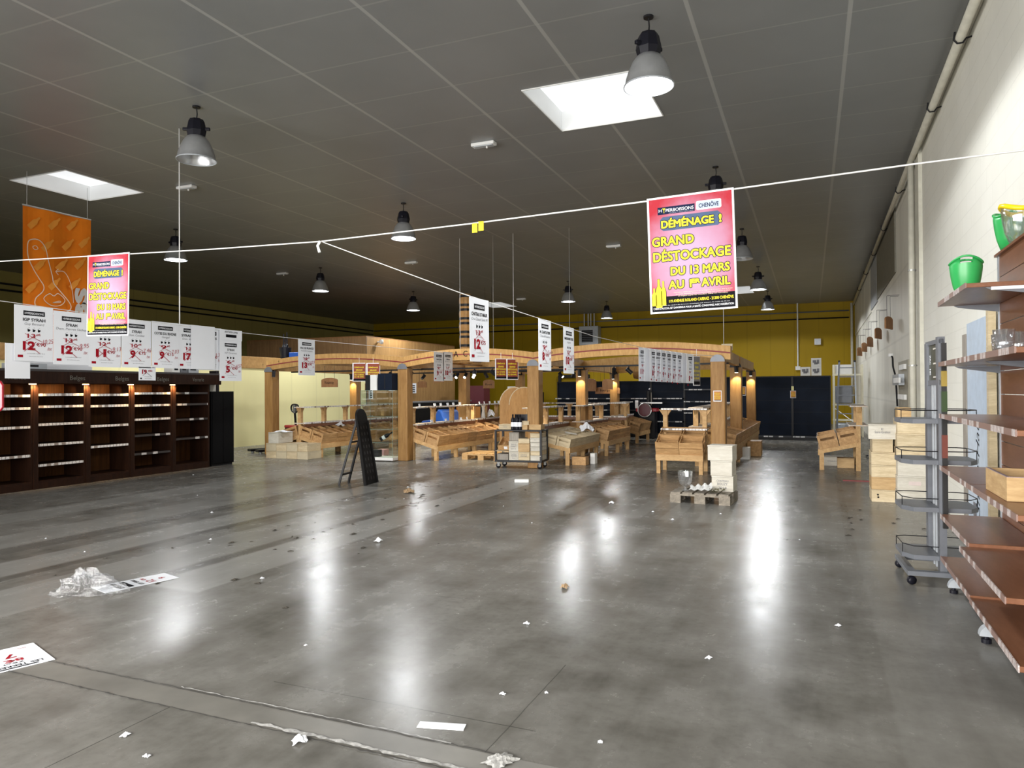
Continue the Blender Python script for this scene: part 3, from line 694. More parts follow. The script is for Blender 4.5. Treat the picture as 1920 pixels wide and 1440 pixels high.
for i, (ti, ne, hd) in enumerate(fan):
    lab = 'nearest left price sign of the fan hung at the pergola' if i == 0 else ('last price sign at the right end of the fan at the pergola' if i == 9 else 'overlapping price sign inside the fan hung at the pergola')
    u = i / 9
    price_sign(lab, (-2.90 + .82 * u + (.012 if i > 1 else 0), 12.86, 2.298 - .135 * u), R90 + random.uniform(-.04, .03) - (.26 if i in (0, 1) else .20), ti, 'Provence' if ti else '', '9' if ti else '', ne, '90', hd, 'price signs fanned at the pergola', w=.30, h=.60 - .010 * i, blank=not ti, slash=bool(hd))

# ---- orange hanging banner
o = thing('hanging_banner', 'tall orange banner with a line drawing of a bottle opener', 'banner', (-12.3, 8.64, 4.71), R90)
m = M(); K = 14
for i in range(K):
    u0, u1 = -.61 + 1.22 * i / K, -.61 + 1.22 * (i + 1) / K
    wv = lambda u: .02 * math.sin(u * 9)
    m.quad((u0, wv(u0), -2.60), (u1, wv(u1), -2.60), (u1, wv(u1), 0), (u0, wv(u0), 0))
m.build('fabric', ORANGE, o, smooth=True)
m = M()
def bott(cx, cz, k):
    pr = [(-.055, -.16), (.055, -.16), (.055, .03), (.025, .09), (.02, .17), (-.02, .17), (-.025, .09), (-.055, .03)]
    c, s = math.cos(-.75), math.sin(-.75)
    m.add([(cx + (a * c - b * s) * k, -.024, cz + (a * s + b * c) * k) for a, b in pr], [list(range(8))])
for cx, cz in ((-.44, -.26), (-.08, -.20), (.25, -.15), (-.20, -.60), (.17, -.52), (.48, -.42), (-.33, -.95), (.05, -.90), (.40, -.82), (-.47, -1.35), (-.08, -1.25), (.30, -1.20), (-.50, -1.75)): bott(cx, cz, .85)
m.build('bottle_pattern', ORANG2, o)
m = M()
out = [(-.55, -.62), (-.55, -.85), (-.46, -1.05), (-.36, -1.20), (-.28, -1.32), (-.30, -1.42), (-.42, -1.55), (-.42, -1.68), (-.30, -1.74), (-.1, -1.77), (.1, -1.74), (.21, -1.66), (.18, -1.55), (.02, -1.38), (-.1, -1.25), (-.13, -1.12), (-.2, -.86), (-.25, -.66), (-.35, -.55), (-.47, -.55)]
stroke(m, curve_pts(out, 5, True), .016, -.03)
stroke(m, curve_pts([(-.28, -1.54), (-.18, -1.44), (-.10, -1.47), (-.02, -1.42), (.10, -1.52), (.02, -1.62), (-.15, -1.64)], 5, True), .013, -.03)
stroke(m, curve_pts([(-.12, -1.59), (0, -1.55), (.02, -1.57), (-.12, -1.59)], 4), .011, -.03)
stroke(m, curve_pts([(-.47, -.68), (-.42, -.65), (-.38, -.69), (-.43, -.72)], 5, True), .011, -.03)
zz = [(-.33 + .05 * i, -1.80 - (.05 if i % 2 else 0) - .03 * math.sin(i)) for i in range(12)]
stroke(m, curve_pts(zz, 3), .012, -.03)
stroke(m, curve_pts([(-.34, -1.78), (-.38, -1.95), (-.30, -2.1)], 5), .012, -.03); stroke(m, curve_pts([(.10, -1.84), (.08, -2.0), (-.02, -2.1)], 5), .012, -.03)
stroke(m, curve_pts([(-.25, -1.85), (-.15, -1.97), (0, -1.98), (.08, -1.86)], 5), .012, -.03)
stroke(m, curve_pts([(-.06, -1.04), (.08, -1.02), (.18, -1.15), (.24, -1.35), (.26, -1.55)], 6), .011, -.03); stroke(m, [(-.02, -.99), (-.07, -1.04), (-.02, -1.09)], .011, -.03)
m.build('opener_drawing', CREAMP, o)
m = M(); text(m, 'BS', .52, -1.86, .22, .60, -.03, .06, 'l', R90); m.build('banner_lettering', SILVP, o)
M().box(-.62, .62, -.03, .02, -2.76, -2.60).build('bottom_strip', PAPER, o)
M().tube([(-.62, 0, .01), (.62, 0, .01)], .015, 8).build('banner_rod', GALV, o)
for s in (-.55, .55): M().tube([(s, 0, 0), (s, 0, .585)], .004, 5).build('banner_wire', GALV, o)

# ---- hanging cords from the ceiling
GREYC = plain('grey_cord', (.42, .42, .40), .6)
for x, y, z0, r, lab in ((-8.35, 7.65, 2.44, .008, 'pale string hanging from the ceiling to the left sign row'), (-8.15, 16.0, 2.4, .006, 'pale string from the ceiling beside the barrel column'), (-6.72, 16.0, 2.4, .006, 'string from the ceiling between the barrel and the heater'),
                  (-7.25, 16.0, 2.4, .004, 'thin string dropping to the pergola left of the narrow signs'), (-5.31, 16.0, 2.4, .004, 'thin string dropping to the pergola left of the wall heater'), (-1.865, 16.0, 2.2, .006, 'string dropping to the right end of the pergola')):
    cord('drop_string', lab, [(x, y, ZC), (x, y, z0)], r, CORD if r > .005 else GREYC, 'string')
o = thing('drop_socket', 'white cable with a socket dropped down the yellow back wall', 'socket', (-.86, 34.3, 2.36))
M().tube([(0, 0, .15), (0, 0, 2.94)], .03, 6).build('cable', CORD, o); M().box(-.10, .10, -.06, .06, 0, .16).build('socket_box', WHITE, o)
o = thing('wall_speaker', 'small white speaker box on the yellow wall near the right corner', 'speaker', (-.05, 34.35, 3.45)); M().box(-.13, .13, -.12, .1, 0, .26).build('speaker_case', WHITE, o); M().box(-.1, .1, -.13, -.12, .03, .23).build('speaker_grille', GREYL, o)

# ================================================================ LEFT DARK CABINETS
CX = -11.62
YD = [6.82, 7.74, 8.65, 9.53, 10.46, 11.40]
HS = [[.32, .74, 1.14, 1.48], [.36, .70, 1.05, 1.38, 1.73][:4] + [1.54], [.42, .80, 1.18, 1.50], [.34, .62, .92, 1.22, 1.52], [.44, .82, 1.20, 1.52]]
HS = [[.56, 1.02, 1.32, 1.52], [.39, .72, 1.05, 1.34, 1.535], [.62, .98, 1.33, 1.525], [.42, .76, 1.06, 1.32, 1.545], [.64, 1.02, 1.32, 1.545]]
names = ['dark walnut bottle cabinet bay cut by the left edge of the view', 'dark walnut cabinet bay under the first Belges lettering', 'dark walnut cabinet bay under the middle Belges lettering', 'dark walnut cabinet bay under the third Belges lettering', 'unlit dark walnut cabinet bay under the Verrerie lettering']
for b in range(5):
    y0, y1 = YD[b], YD[b + 1]; L = y1 - y0
    o = thing('bottle_cabinet', names[b], 'cabinet', (CX, y0, 0), 0, 'dark wall cabinets')
    M().box(-.5, 0, 0, .035, 0, 1.70).build('side_panel', WALNUT, o); M().box(-.5, 0, L - .035, L, 0, 1.70).build('side_panel', WALNUT, o)
    M().box(-.02, .012, .001, .08, .0, 1.70).build('stile', WALNUT, o)
    M().box(-.52, -.5, 0, L, 0, 1.70).build('back_panel', WALBACK, o)
    M().box(-.5, .0, .035, L - .035, .10, .13).build('bottom_shelf', WALNUT, o)
    M().box(-.02, .005, .04, L - .04, 0, .10).build('plinth', WALNUT, o)
    for z in HS[b]:
        s = M().box(-.5, -.01, .036, L - .036, z - .03, z).build('shelf', WALNUT, o)
        M().box(-.01, -.004, .04, L - .04, z - .035, z + .005).build('price_strip', STRIPW if b < 4 and not (b == 3 and z < .9) else STRIPD, s)
    if b < 4:
        M().box(.05, .09, L - .10, L - .005, 1.685, 1.70).build('cabinet_light', LED, o)
        for yy, en, xx, tt in ((L, 46, .075, 40), (L * .5, 9, -.16, 50), (L * .15, 7, -.16, 50), (L * .85, 7, -.16, 50)):  # inner three have no fixture; added to brighten the upper back boards
            l = bpy.data.lights.new('cabinet_spot_and_fill', 'SPOT'); l.energy = en; l.spot_size = 2.0; l.spot_blend = .7; l.color = (1, .60, .24); l.shadow_soft_size = .04
            lo = bpy.data.objects.new('cabinet_spot_and_fill', l); C.objects.link(lo); lo.parent = o; lo.location = (xx, yy, 1.68); lo.rotation_euler = (0, math.radians(tt), 0)
o = thing('cabinet_cornice', 'long dark cornice board with faded lettering above the cabinets', 'cornice', (CX, 6.5, 1.70), R90)
M().box(0, 5.12, -.11, .56, 0, .235).build('cornice_board', WALNUT, o, bevel=.01)
M().box(0, 5.12, -.114, -.11, .20, .232).build('price_strip', STRIPD, o)
m = M()
for s, y in (('France', 7.42), ('Belges', 8.42), ('Belges', 9.27), ('Belges', 10.15), ('Verrerie', 11.0)): text(m, s, y - 6.5, .065, .075, .27 if s != 'Verrerie' else .29, -.1145, .0)
m.build('cornice_lettering', GOLD, o)
o = thing('end_cabinet', 'black cabinet standing at the right end of the walnut bays', 'cabinet', (-11.62, 11.46, 0))
M().box(-.55, .0, 0, .62, .04, 1.56).build('cabinet_body', DEEP, o, bevel=.006); M().box(-.52, -.03, .03, .60, 0, .04).build('plinth', BLACK, o); M().box(.0, .012, .02, .30, .06, 1.54).build('door', DEEP, o); M().box(.0, .012, .31, .60, .06, 1.54).build('door', DEEP, o)
tag(M().box(-11.95, -11.70, 11.5, 11.66, 1.56, 1.80).build('cardboard_box', plain('grey_card', (.42, .40, .36), .7), bevel=.004), 'grey box standing on the black end cabinet', 'box')
tag(M().box(-11.95, -11.75, 11.72, 11.80, 1.56, 2.0).build('black_case', BLKPL, bevel=.004), 'narrow black case standing on the black end cabinet', 'case')
for y0, y1, zz, mt, lab in ((10.62, 10.80, .17, WHITE, 'white printed card leaning on the cabinet cornice'), (10.82, 11.0, .18, GREYM, 'grey appliance on the cabinet cornice beside a white card'), (11.02, 11.28, .19, GREYL, 'pale grey appliance on the cabinet cornice at its right end')):
    o = thing('counter_box', lab, 'box', (-11.9, y0, 1.936)); M().box(-.12, .12, 0, y1 - y0, 0, zz).build('box_body', mt, o, bevel=.006)
    M().box(.12, .125, .04, (y1 - y0) * .7, zz * .3, zz * .75).build('front_panel', INK if mt == WHITE else BLACK, o)
o = thing('printer', 'low grey printer on the cornice left of the first Belges lettering', 'printer', (-11.95, 7.55, 1.936)); M().box(-.15, .15, 0, .55, 0, .10).build('printer_body', GREYL, o, bevel=.01); M().box(.15, .155, .05, .40, .04, .075).build('paper_slot', BLACK, o)
o = thing('red_sign_frame', 'rounded red frame just entering at the left edge of the view', 'sign', (-6.28, 3.885, 0), .3)
pr = [(-.25, 1.43), (-.23, 1.40), (.03, 1.40), (.055, 1.43), (.055, 1.62), (.03, 1.655), (-.23, 1.655), (-.25, 1.63)]
M().prism(pr, -.012, .012).build('frame', REDPL, o, bevel=.006); M().rect(-.20, .012, 1.445, 1.61, -.0135).build('card', PAPER, o)
M().tube([(-.22, 0, 1.40), (-.22, 0, .02)], .012, 8).build('pole', STEEL, o); M().lathe([(.12, 0), (.12, .02), (.02, .025)], 20, (-.22, 0, 0), True, True).build('base', REDPL, o)

# ================================================================ PERGOLA
posts = [(-12.44, 14.2, 'front left corner', 0), (-8.48, 13.95, 'front second', 0), (-5.22, 13.52, 'front third, behind the black cart,', 0), (-1.64, 13.25, 'front right', 0),
         (-12.9, 18.36, 'second row left', 1), (-9.0, 17.9, 'second row middle left', 1), (-5.43, 17.3, 'second row middle right', 1), (-1.72, 17.0, 'second row right', 1),
         (-8.85, 21.6, 'third row left', 2), (-5.93, 22.3, 'third row middle', 2), (-1.78, 21.6, 'third row right', 2)]
PH = 2.06
for x, y, lab, row in posts:
    o = thing('pergola_post', 'square pine pergola post, %s of the pergola' % lab.rstrip(','), 'post', (x, y, 0), 0, 'pergola posts')
    M().box(-.125, .125, -.125, .125, 0, PH).build('shaft', POST, o, bevel=.02)
    cp = M().prism([(-.125 + .25 * 0, 0)] + [(-.125 * math.cos(a), .125 * math.sin(a)) for a in [PI * k / 12 for k in range(13)]], -.135, -.123)
    c = cp.build('cap_plate', GREYM if row == 0 else BLACK, o); c.location = (0, 0, PH - .03)
    M().box(-.03, .03, -.04, .04, PH, PH + .02).build('post_pin', BLACK, o)
def arc(p, q, rise, zb, label, hgt=.24, thick=.16, lettering=None, stripe=True):
    p, q = Vector(p), Vector(q); L = (q - p).length; ang = math.atan2(q.y - p.y, q.x - p.x)
    o = thing('pergola_arch', label, 'beam', (p.x, p.y, zb), ang, 'arched pergola beams')
    K = 20; lo, hi, md = [], [], []
    for i in range(K + 1):
        u = i / K; z = rise * (1 - (2 * u - 1) ** 2); lo.append((u * L, z)); hi.append((u * L, z + hgt)); md.append((u * L, z + hgt * .5))
    for nm, a, b in (('lower_laminate', lo, md), ('upper_laminate', md, hi)):
        M().add([(x, -thick / 2, z) for x, z in a] + [(x, -thick / 2, z) for x, z in b] + [(x, thick / 2, z) for x, z in a] + [(x, thick / 2, z) for x, z in b],
            [f for i in range(K) for f in ((i, i + 1, K + 2 + i, K + 1 + i), (2 * K + 2 + i, 3 * K + 3 + i, 3 * K + 4 + i, 2 * K + 3 + i), (i, 2 * K + 2 + i, 2 * K + 3 + i, i + 1), (K + 1 + i, K + 2 + i, 3 * K + 4 + i, 3 * K + 3 + i))]
            + [(0, K + 1, 3 * K + 3, 2 * K + 2), (K, 3 * K + 2, 4 * K + 3, 2 * K + 1)]).build(nm, PINE, o)
    if stripe:
        m = M(); stroke(m, md, .026, -thick / 2 - .003); m.build('groove_stripe', STRIPE, o)
    if lettering:
        m = M(); x0 = lettering[1]
        for ch in lettering[0]:
            if ch != ' ':
                u = x0 / L; z = rise * (1 - (2 * u - 1) ** 2); text(m, ch, x0, z + .075, .12, None, -thick / 2 - .005, 0, 'c', -.05)
            x0 += .15 if ch != ' ' else .09
        m.build('carved_lettering', CHAR, o)
    return o
Zb = 2.06
F = posts
arc((F[0][0] - .1, F[0][1]), (F[1][0], F[1][1]), .13, Zb, 'arched pine beam over the left front bay of the pergola')
arc((F[1][0], F[1][1]), (F[2][0], F[2][1]), .13, Zb, 'arched pine beam with carved lettering over the middle front bay', lettering=('LA CAVE', 1.28))
arc((F[2][0], F[2][1]), (F[3][0] + .22, F[3][1]), .13, Zb, 'arched pine beam over the right front bay of the pergola')
arc((F[4][0], F[4][1]), (F[5][0], F[5][1]), .10, Zb - .01, 'inner arched beam over the left bay, second row', .2, .12, None, False)
arc((F[5][0], F[5][1]), (F[6][0], F[6][1]), .10, Zb - .01, 'inner arched beam over the middle bay, second row', .2, .12, None, False)
arc((F[6][0], F[6][1]), (F[7][0], F[7][1]), .10, Zb - .01, 'inner arched beam over the right bay, second row', .2, .12, None, False)
arc((F[8][0], F[8][1]), (F[9][0], F[9][1]), .08, Zb - .01, 'inner arched beam on the left, third row', .2, .12, None, False)
arc((F[9][0], F[9][1]), (F[10][0], F[10][1]), .08, Zb - .01, 'inner arched beam on the right, third row', .2, .12, None, False)
def tie(a, b, label, z=2.12, h=.22, mat=None):
    p, q = Vector((*a, z)), Vector((*b, z))
    return tag(M().bar(p, q, .12, h).build('tie_beam', mat or PINE), label, 'beam', 'pergola tie beams')
SIDEW = POST
for a, b, s in ((0, 4, 'left'), (1, 5, 'second from left'), (2, 6, 'third from left'), (3, 7, 'right, front half'), (5, 8, 'second from left, rear half'), (6, 9, 'third from left, rear half'), (7, 10, 'right, rear half')):
    tie((F[a][0] + .02, F[a][1] + .12), (F[b][0] + .02, F[b][1] - .12), 'straight tie beam running back along the pergola, %s' % s, 2.17)
tag(M().box(-1.70, -1.50, 14.2, 14.26, 2.28, 2.40).build('loose_board', CASE), 'pale offcut standing on the right end of the pergola', 'board')
# column of stacked barrel rings
o = thing('barrel_column', 'tall column of barrel staves with dark hoops above the lettering', 'barrel', (-8.22, 16.45, 2.28))
n = 12
for k in range(5):
    z = .34 * k
    M().lathe([(.15, z), (.17, z + .17), (.15, z + .34)], 14, (0, 0, 0), True, True).build('stave_ring', POST, o, smooth=False)
    M().lathe([(.155, z + .03), (.162, z + .03), (.166, z + .09), (.157, z + .09)], 14).build('hoop', BLACK, o); M().lathe([(.166, z + .25), (.170, z + .25), (.163, z + .31), (.157, z + .31)], 14).build('hoop', BLACK, o)
tag(M().box(-8.5, -7.9, 16.2, 16.7, 2.24, 2.28).build('support_board', POST), 'board across the pergola beams under the barrel column', 'board')
tag(M().box(-8.5, -8.38, 14.1, 17.8, 2.20, 2.24).build('support_rail', POST), 'pine rail under the board of the barrel column', 'rail')
# bits standing on the left arch
o = thing('ice_bucket', 'black bucket with bottles on top of the left arch', 'bucket', (-12.02, 14.2, 2.34)); M().lathe([(.11, 0), (.15, .28)], 16, (0, 0, 0), True).build('bucket_shell', BLKPL, o)
for x, z in ((-.05, .62), (.05, .66), (.0, .5)): M().lathe([(.04, .05), (.04, .3), (.015, .38), (.015, z)], 10, (x, 0, 0), True, True).build('bottle', BLKPL, o)
tag(M().box(-11.85, -11.45, 14.12, 14.28, 2.38, 2.50).build('blue_crate', BLUEPL, bevel=.01), 'flat blue crate on top of the left arch', 'crate')

# ---- track lights
def track(label, p, q, heads, z=2.03):
    p, q = Vector((*p, z)), Vector((*q, z)); L = (q - p).length
    o = thing('track_light', label, 'track light', p, math.atan2(q.y - p.y, q.x - p.x), 'track lights under the pergola')
    M().box(0, L, -.02, .02, 0, .035).build('track_rail', BLACK, o)
    for hx, az, lit in heads:
        u = (hx - p.x) / (q.x - p.x)
        h = M().tube([(0, 0, 0), (0, 0, -.05)], .012, 6)
        d = Vector((math.cos(az) * .75, math.sin(az) * .75, -.65)).normalized(); c = Vector((0, 0, -.09))
        h.tube([c - d * .07, c + d * .08], .042, 10)
        hd = h.build('spot_head', BLACK, o); hd.location = (u * L, 0, 0)
        M().tube([c + d * .08, c + d * .084], .036, 12).build('spot_lens', SPOTON if lit else GREYM, hd)
        if lit:
            l = bpy.data.lights.new('spot_light', 'SPOT'); l.energy = 130 if lit == 2 else 70; l.spot_size = 1.75; l.spot_blend = .6; l.color = (1, .88, .66); l.shadow_soft_size = .13
            lo = bpy.data.objects.new('spot_light', l); C.objects.link(lo); lo.parent = hd; lo.location = c + d * .10; lo.rotation_euler = (0, 0, 0)
    return o
track('track light nearest the lettered arch with two lit spots', (-8.50, 14.7), (-5.22, 14.55), [(-7.1, -1.2, 2), (-6.64, .6, 0), (-6.15, -1.0, 2), (-5.75, 2.4, 0)])
track('track light behind the lettered arch beside the second row post', (-8.86, 16.9), (-5.38, 16.75), [(-8.7, -1.5, 1), (-8.45, -1.5, 2), (-8.2, -1.4, 1), (-7.85, 1.5, 0), (-7.5, -.6, 1)])
track('track light under the left arch near the glass display case', (-12.5, 15.0), (-8.60, 14.9), [(-10.4, 2.2, 0), (-9.84, -1.4, 1), (-9.45, 1.2, 0), (-8.9, -1.4, 2)])
track('track light inside the timber side of the pergola', (-12.8, 18.20), (-9.1, 17.80), [(-10.3, -1.8, 0), (-9.8, -1.5, 1), (-9.6, -1.6, 2), (-9.25, 1.0, 0)])
track('track light under the right arch left of the fanned signs', (-5.26, 15.1), (-1.62, 14.6), [(-3.98, 2.0, 0), (-3.65, .5, 0), (-3.15, .2, 0), (-2.7, -1.2, 1)])
track('track light deep inside the middle bay', (-8.86, 18.0), (-5.45, 17.9), [(-6.2, -.2, 1), (-5.85, 2.4, 0), (-5.62, -1.4, 1)])
def post_spot(label, x, y, z, lit=1, power=40):
    o = thing('post_spotlight', label, 'spotlight', (x, y, z), 0, 'spotlights on the pergola posts')
    M().tube([(0, .08, .08), (0, 0, .06)], .012, 6).build('bracket_arm', BLACK, o)
    M().tube([(0, 0, .07), (.01, -.02, -.07)], .042, 12).build('spot_head', BLACK, o)
    M().tube([(.01, -.02, -.07), (.01, -.02, -.074)], .036, 12).build('spot_lens', SPOTON if lit else GREYM, o)
    if lit:
        l = bpy.data.lights.new('post_spot_light', 'SPOT'); l.energy = power; l.spot_size = 1.6; l.spot_blend = .5; l.color = (1, .85, .55); l.shadow_soft_size = .03
        lo = bpy.data.objects.new('post_spot_light', l); C.objects.link(lo); lo.parent = o; lo.location = (.01, -.02, -.08); lo.rotation_euler = (math.radians(12), 0, 0)
post_spot('lit spotlight on the second right post of the pergola', -1.70, 16.79, 1.98)
post_spot('lit spotlight on the rearmost right post of the pergola', -1.78, 21.39, 1.98)
post_spot('lit spotlight on the second row middle right post', -5.43, 17.09, 1.95)
post_spot('lit spotlight on the left inner post', -12.90, 18.15, 1.95)
post_spot('dark spotlight beside the front left post', -12.25, 14.05, 1.98, 0)
post_spot('lit spotlight on the rear middle post beside the dark shelving', -5.93, 22.1, 1.95)

# ---- small red sale cards hung in pairs and fixed to posts
def card(label, loc, rz, w, h, hang=True, mat=None):
    o = thing('sale_card', label, 'poster', loc, rz, 'small red sale cards')
    M().box(-w / 2, w / 2, 0, .004, -h, 0).build('card_sheet', PAPER, o)
    M().rect(-w / 2 + .02 * (w / .25), w / 2 - .008, -h + .015, -.012, -.0015).build('card_print', mat or DKRED, o)
    M().rect(-w / 2 + .02, w / 2 - .01, -h + .015, -h + .06 * h / .42, -.002).build('card_band', INK, o)
    m = M(); k = h / .84
    for s, z, hh, ww in (('DÉMÉNAGE', -.225, .052, .70), ('GRAND', -.350, .062, .5), ('DÉSTOCKAGE', -.460, .065, .85), ('DU 13 MARS', -.565, .056, .7), ('AU 1ER AVRIL', -.660, .056, .75)): text(m, s, 0, z * k, hh * k, ww * w, -.003, .02)
    m.build('card_lettering', YEL, o)
    if hang: M().tube([(0, 0, 0), (0, 0, .12)], .004, 5).build('hanging_thread', CORD, o)
    return o
card('left card of the pair hanging under the left arch', (-9.64, 13.868, 2.19), .5, .30, .42); card('right card of the pair hanging under the left arch', (-9.25, 13.848, 2.18), .5, .30, .42)
card('left card of the pair hanging under the lettered arch', (-5.93, 13.45, 2.19), .75, .25, .42); card('right card of the pair hanging under the lettered arch', (-5.68, 13.45, 2.18), .75, .25, .42)
card('orange card pinned on the right front pergola post', (-1.645, 13.119, 1.52), 0, .14, .19, False, ORCARD)
card('orange card on the dark shelving left of the right pergola post', (-2.95, 23.655, 1.62), 0, .22, .30, False, ORCARD)
card('orange card on the dark shelving between the right pergola posts', (-2.22, 23.655, 1.62), 0, .22, .28, False, ORCARD)
card('orange card hanging on the seam between the two bare dark shelving bays', (-.735, 23.652, 1.48), 0, .16, .22, False, ORCARD)
tag(M().box(-.785, -.715, 23.645, 23.66, 1.49, 1.62).build('yellow_tag', plain('pale_yellow', (.75, .72, .35), .6)), 'pale yellow tag above the orange card on the dark shelving', 'tag')
card('brown strip card hanging end on at the right arch', (-1.98, 13.0, 2.13), 1.25, .26, .52, True, GREYP)

# ---- hanging brown boards
for x, y, z, w, h, s, up, lab in ((-10.62, 14.08, 1.645, .46, .22, 'Vouvray', 2.15, 'brown arched board hanging in the left bay of the pergola'), (-11.07, 24.0, 1.62, .44, .32, 'Rosé', ZC, 'brown arched board hanging before the yellow wall'),
        (-6.66, 22.05, 1.50, .42, .40, '', 2.10, 'tall brown board with rounded top hanging left of the middle posts'), (-6.13, 22.2, 1.42, .80, .22, 'Bourgogne', 2.08, 'wide brown board hanging beside the taller brown board'),
        (-4.75, 17.2, 1.55, .26, .26, '', 2.10, 'small brown arched board hanging between the middle posts'), (-2.14, 17.05, 1.55, .24, .36, '', 2.08, 'brown rounded board hanging before the right dark shelving'),
        (-10.42, 18.06, 1.64, .30, .18, '', 2.12, 'lower brown board hanging before the timber cladding'), (-9.85, 17.99, 1.78, .33, .20, 'Alsace', 2.10, 'upper brown board hanging before the timber cladding')):
    o = thing('hanging_board', lab, 'sign', (x, y, z), 0, 'brown boards hung in the pergola')
    plaque(SIGNW, w, h).build('board', SIGNW, o, bevel=.005)
    if s:
        m = M(); text(m, s, 0, h * .35, .07, w * .6, -.018); m.build('carved_lettering', CHAR, o)
    for k in (-.3, .3): M().tube([(k * w, 0, h * .85), (k * w, 0, up - z)], .004, 5).build('hanging_wire', BLACK, o)

# ---- open crates on sloping racks
def crate_mesh(dx, dy, dz):
    t = .012; m = M().box(0, dx, 0, dy, 0, t)
    for x0 in (0, dx - t): m.box(x0, x0 + t, 0, dy, t, dz * .52).box(x0, x0 + t, 0, dy, dz * .56, dz)
    for y0 in (0, dy - t):
        m.box(t, dx - t, y0, y0 + t, t, dz * .58).box(t, dx - t, y0, y0 + t, dz * .76, dz)
    for y0 in (-.012, dy): m.box(0, .045, y0, y0 + .012, 0, dz).box(dx - .045, dx, y0, y0 + .012, 0, dz)
    return m
def crate_thing(dx, dy, dz, mat, div):
    o = bpy.data.objects.new('open_crate', None)
    C.objects.link(o); o['category'] = 'crate'
    crate_mesh(dx, dy, dz).build('crate_box', mat, o)
    for k in range(div): M().box(.012, dx - .012, dy * (k + 1) / (div + 1) - .006, dy * (k + 1) / (div + 1) + .006, .012, dz * .96).build('divider', mat, o)
    return o
_first = {}
def crates(label, group, base, rz, tilt, W0, rows, n, L, dx, dz, zb, zf, w, mat=CRATE, div=0):
    """rows x n open crates laid on a slope in a rack's own frame: x' to the front, y' along the rack."""
    Rz = Matrix.Rotation(rz, 3, 'Z'); dy = L / n - .03
    for r in range(rows):
        for k in range(n):
            v = W0 + r * (dx * math.cos(tilt) + .015); z = zb + (zf - zb) * v / w + .035
            loc = Rz @ Vector((v, k * L / n + .015, 0)) + Vector(base); loc.z = z
            key = (round(dx, 3), round(dy, 3), round(dz, 3), mat.name, div)
            if key not in _first: c = crate_thing(dx, dy, dz, mat, div); _first[key] = c; c.location = loc
            else: c = dup(_first[key], loc)
            c.rotation_euler = (random.uniform(-.01, .01), tilt, rz)
            c['label'] = label[r] if isinstance(label, (list, tuple)) else label; c['group'] = group[r] if isinstance(group, (list, tuple)) else group
def rack(label, base, rz, L, w=.66, zb=.46, zf=.27, nleg=3, boards=True, zl=.80, zu=1.18, skirt=True, posts_n=None, fin=RACKW):
    o = thing('display_rack', label, 'rack', base, rz, 'sloping crate racks')
    for y in [L * i / (nleg - 1) for i in range(nleg)]:
        M().bar((0, min(max(y, .03), L - .03), zb), (w, min(max(y, .03), L - .03), zf), .05, .075).build('rail', fin, o)
        yy = min(max(y, .046), L - .046)
        M().box(w - .09, w - .01, yy - .035, yy + .035, 0, zf).build('leg', fin, o)
        M().box(-.02, .06, yy - .035, yy + .035, 0, zl if boards else zb).build('leg', fin, o)
    M().box(w - .02, w + .015, 0, L, zf - .06, zf + .05).build('front_rail', fin, o)
    M().box(-.02, .02, 0, L, zb - .06, zb + .04).build('back_rail', fin, o)
    if boards:
        lo = M().box(-.14, .17, 0, L, zl - .022, zl).build('lower_shelf', BOARDW, o); M().box(.17, .178, 0, L, zl - .028, zl + .006).build('price_strip', STRIPW, lo)
        if skirt: M().box(.14, .165, 0, L, zl - .10, zl - .022).build('fascia', LAMIN, o)
        up = M().box(-.14, .14, 0, L, zu - .022, zu).build('upper_shelf', BOARDW, o); M().box(.14, .148, 0, L, zu - .026, zu + .006).build('price_strip', STRIPW, up)
        k = posts_n or max(2, round(L / .9) + 1)
        for i in range(k):
            y = .06 + (L - .12) * i / (k - 1)
            b = M().box(-.05, .05, y - .04, y + .04, zl, zu - .022)
            b.prism([(y - .04, zu - .14), (y + .04, zu - .14), (y + .12, zu - .022), (y - .12, zu - .022)], -.03, .03, 'yz').build('shelf_post', fin, o)
    return o
T = math.atan2(.19, .66)
def std_rack(name, base, rz, L, n, lab, rows=2, **kw):
    o = rack(lab, base, rz, L, **kw)
    return o
# A : left, two back to back
rack('sloping crate rack inside the left bay behind the glass case', (-11.42, 13.95, 0), 0, 4.6, nleg=4)
crates(('open pine crate in the upper row of the left bay rack', 'open pine crate in the lower front row of the left bay rack'), ('crates, left rack upper row', 'crates, left rack lower row'), (-11.42, 13.95, 0), 0, T, .0, 2, 8, 4.5, .33, .25, .46, .27, .66, div=1)
rack('sloping rack backing onto the left bay rack beside the stacked cases', (-11.48, 15.6, 0), PI, 1.6, nleg=2, boards=False)
crates('open pine crate tilting left above the stack of pale cases', 'crates, back to back rack', (-11.48, 15.6, 0), PI, T, .0, 2, 3, 1.6, .33, .25, .46, .27, .66)
# B : middle
rack('sloping crate rack beside the second front pergola post', (-8.42, 14.1, 0), 0, 2.95, nleg=4)
BL = ('open pine crate in the upper row beside the second pergola post', 'open pine crate in the lower row beside the second pergola post')
crates(BL, ('crates, middle rack upper row', 'crates, middle rack lower row'), (-8.42, 14.1, 0), 0, T, .0, 2, 6, 2.95, .33, .25, .46, .27, .66, div=1)
rack('rear sloping crate rack running on behind the middle rack', (-8.45, 17.25, 0), 0, 2.4, nleg=3)
crates(('open crate in the upper row of the rear middle rack', 'open crate in the lower row of the rear middle rack'), ('crates, rear middle rack upper row', 'crates, rear middle rack lower row'), (-8.45, 17.25, 0), 0, T, .0, 2, 5, 2.4, .33, .25, .46, .27, .66)
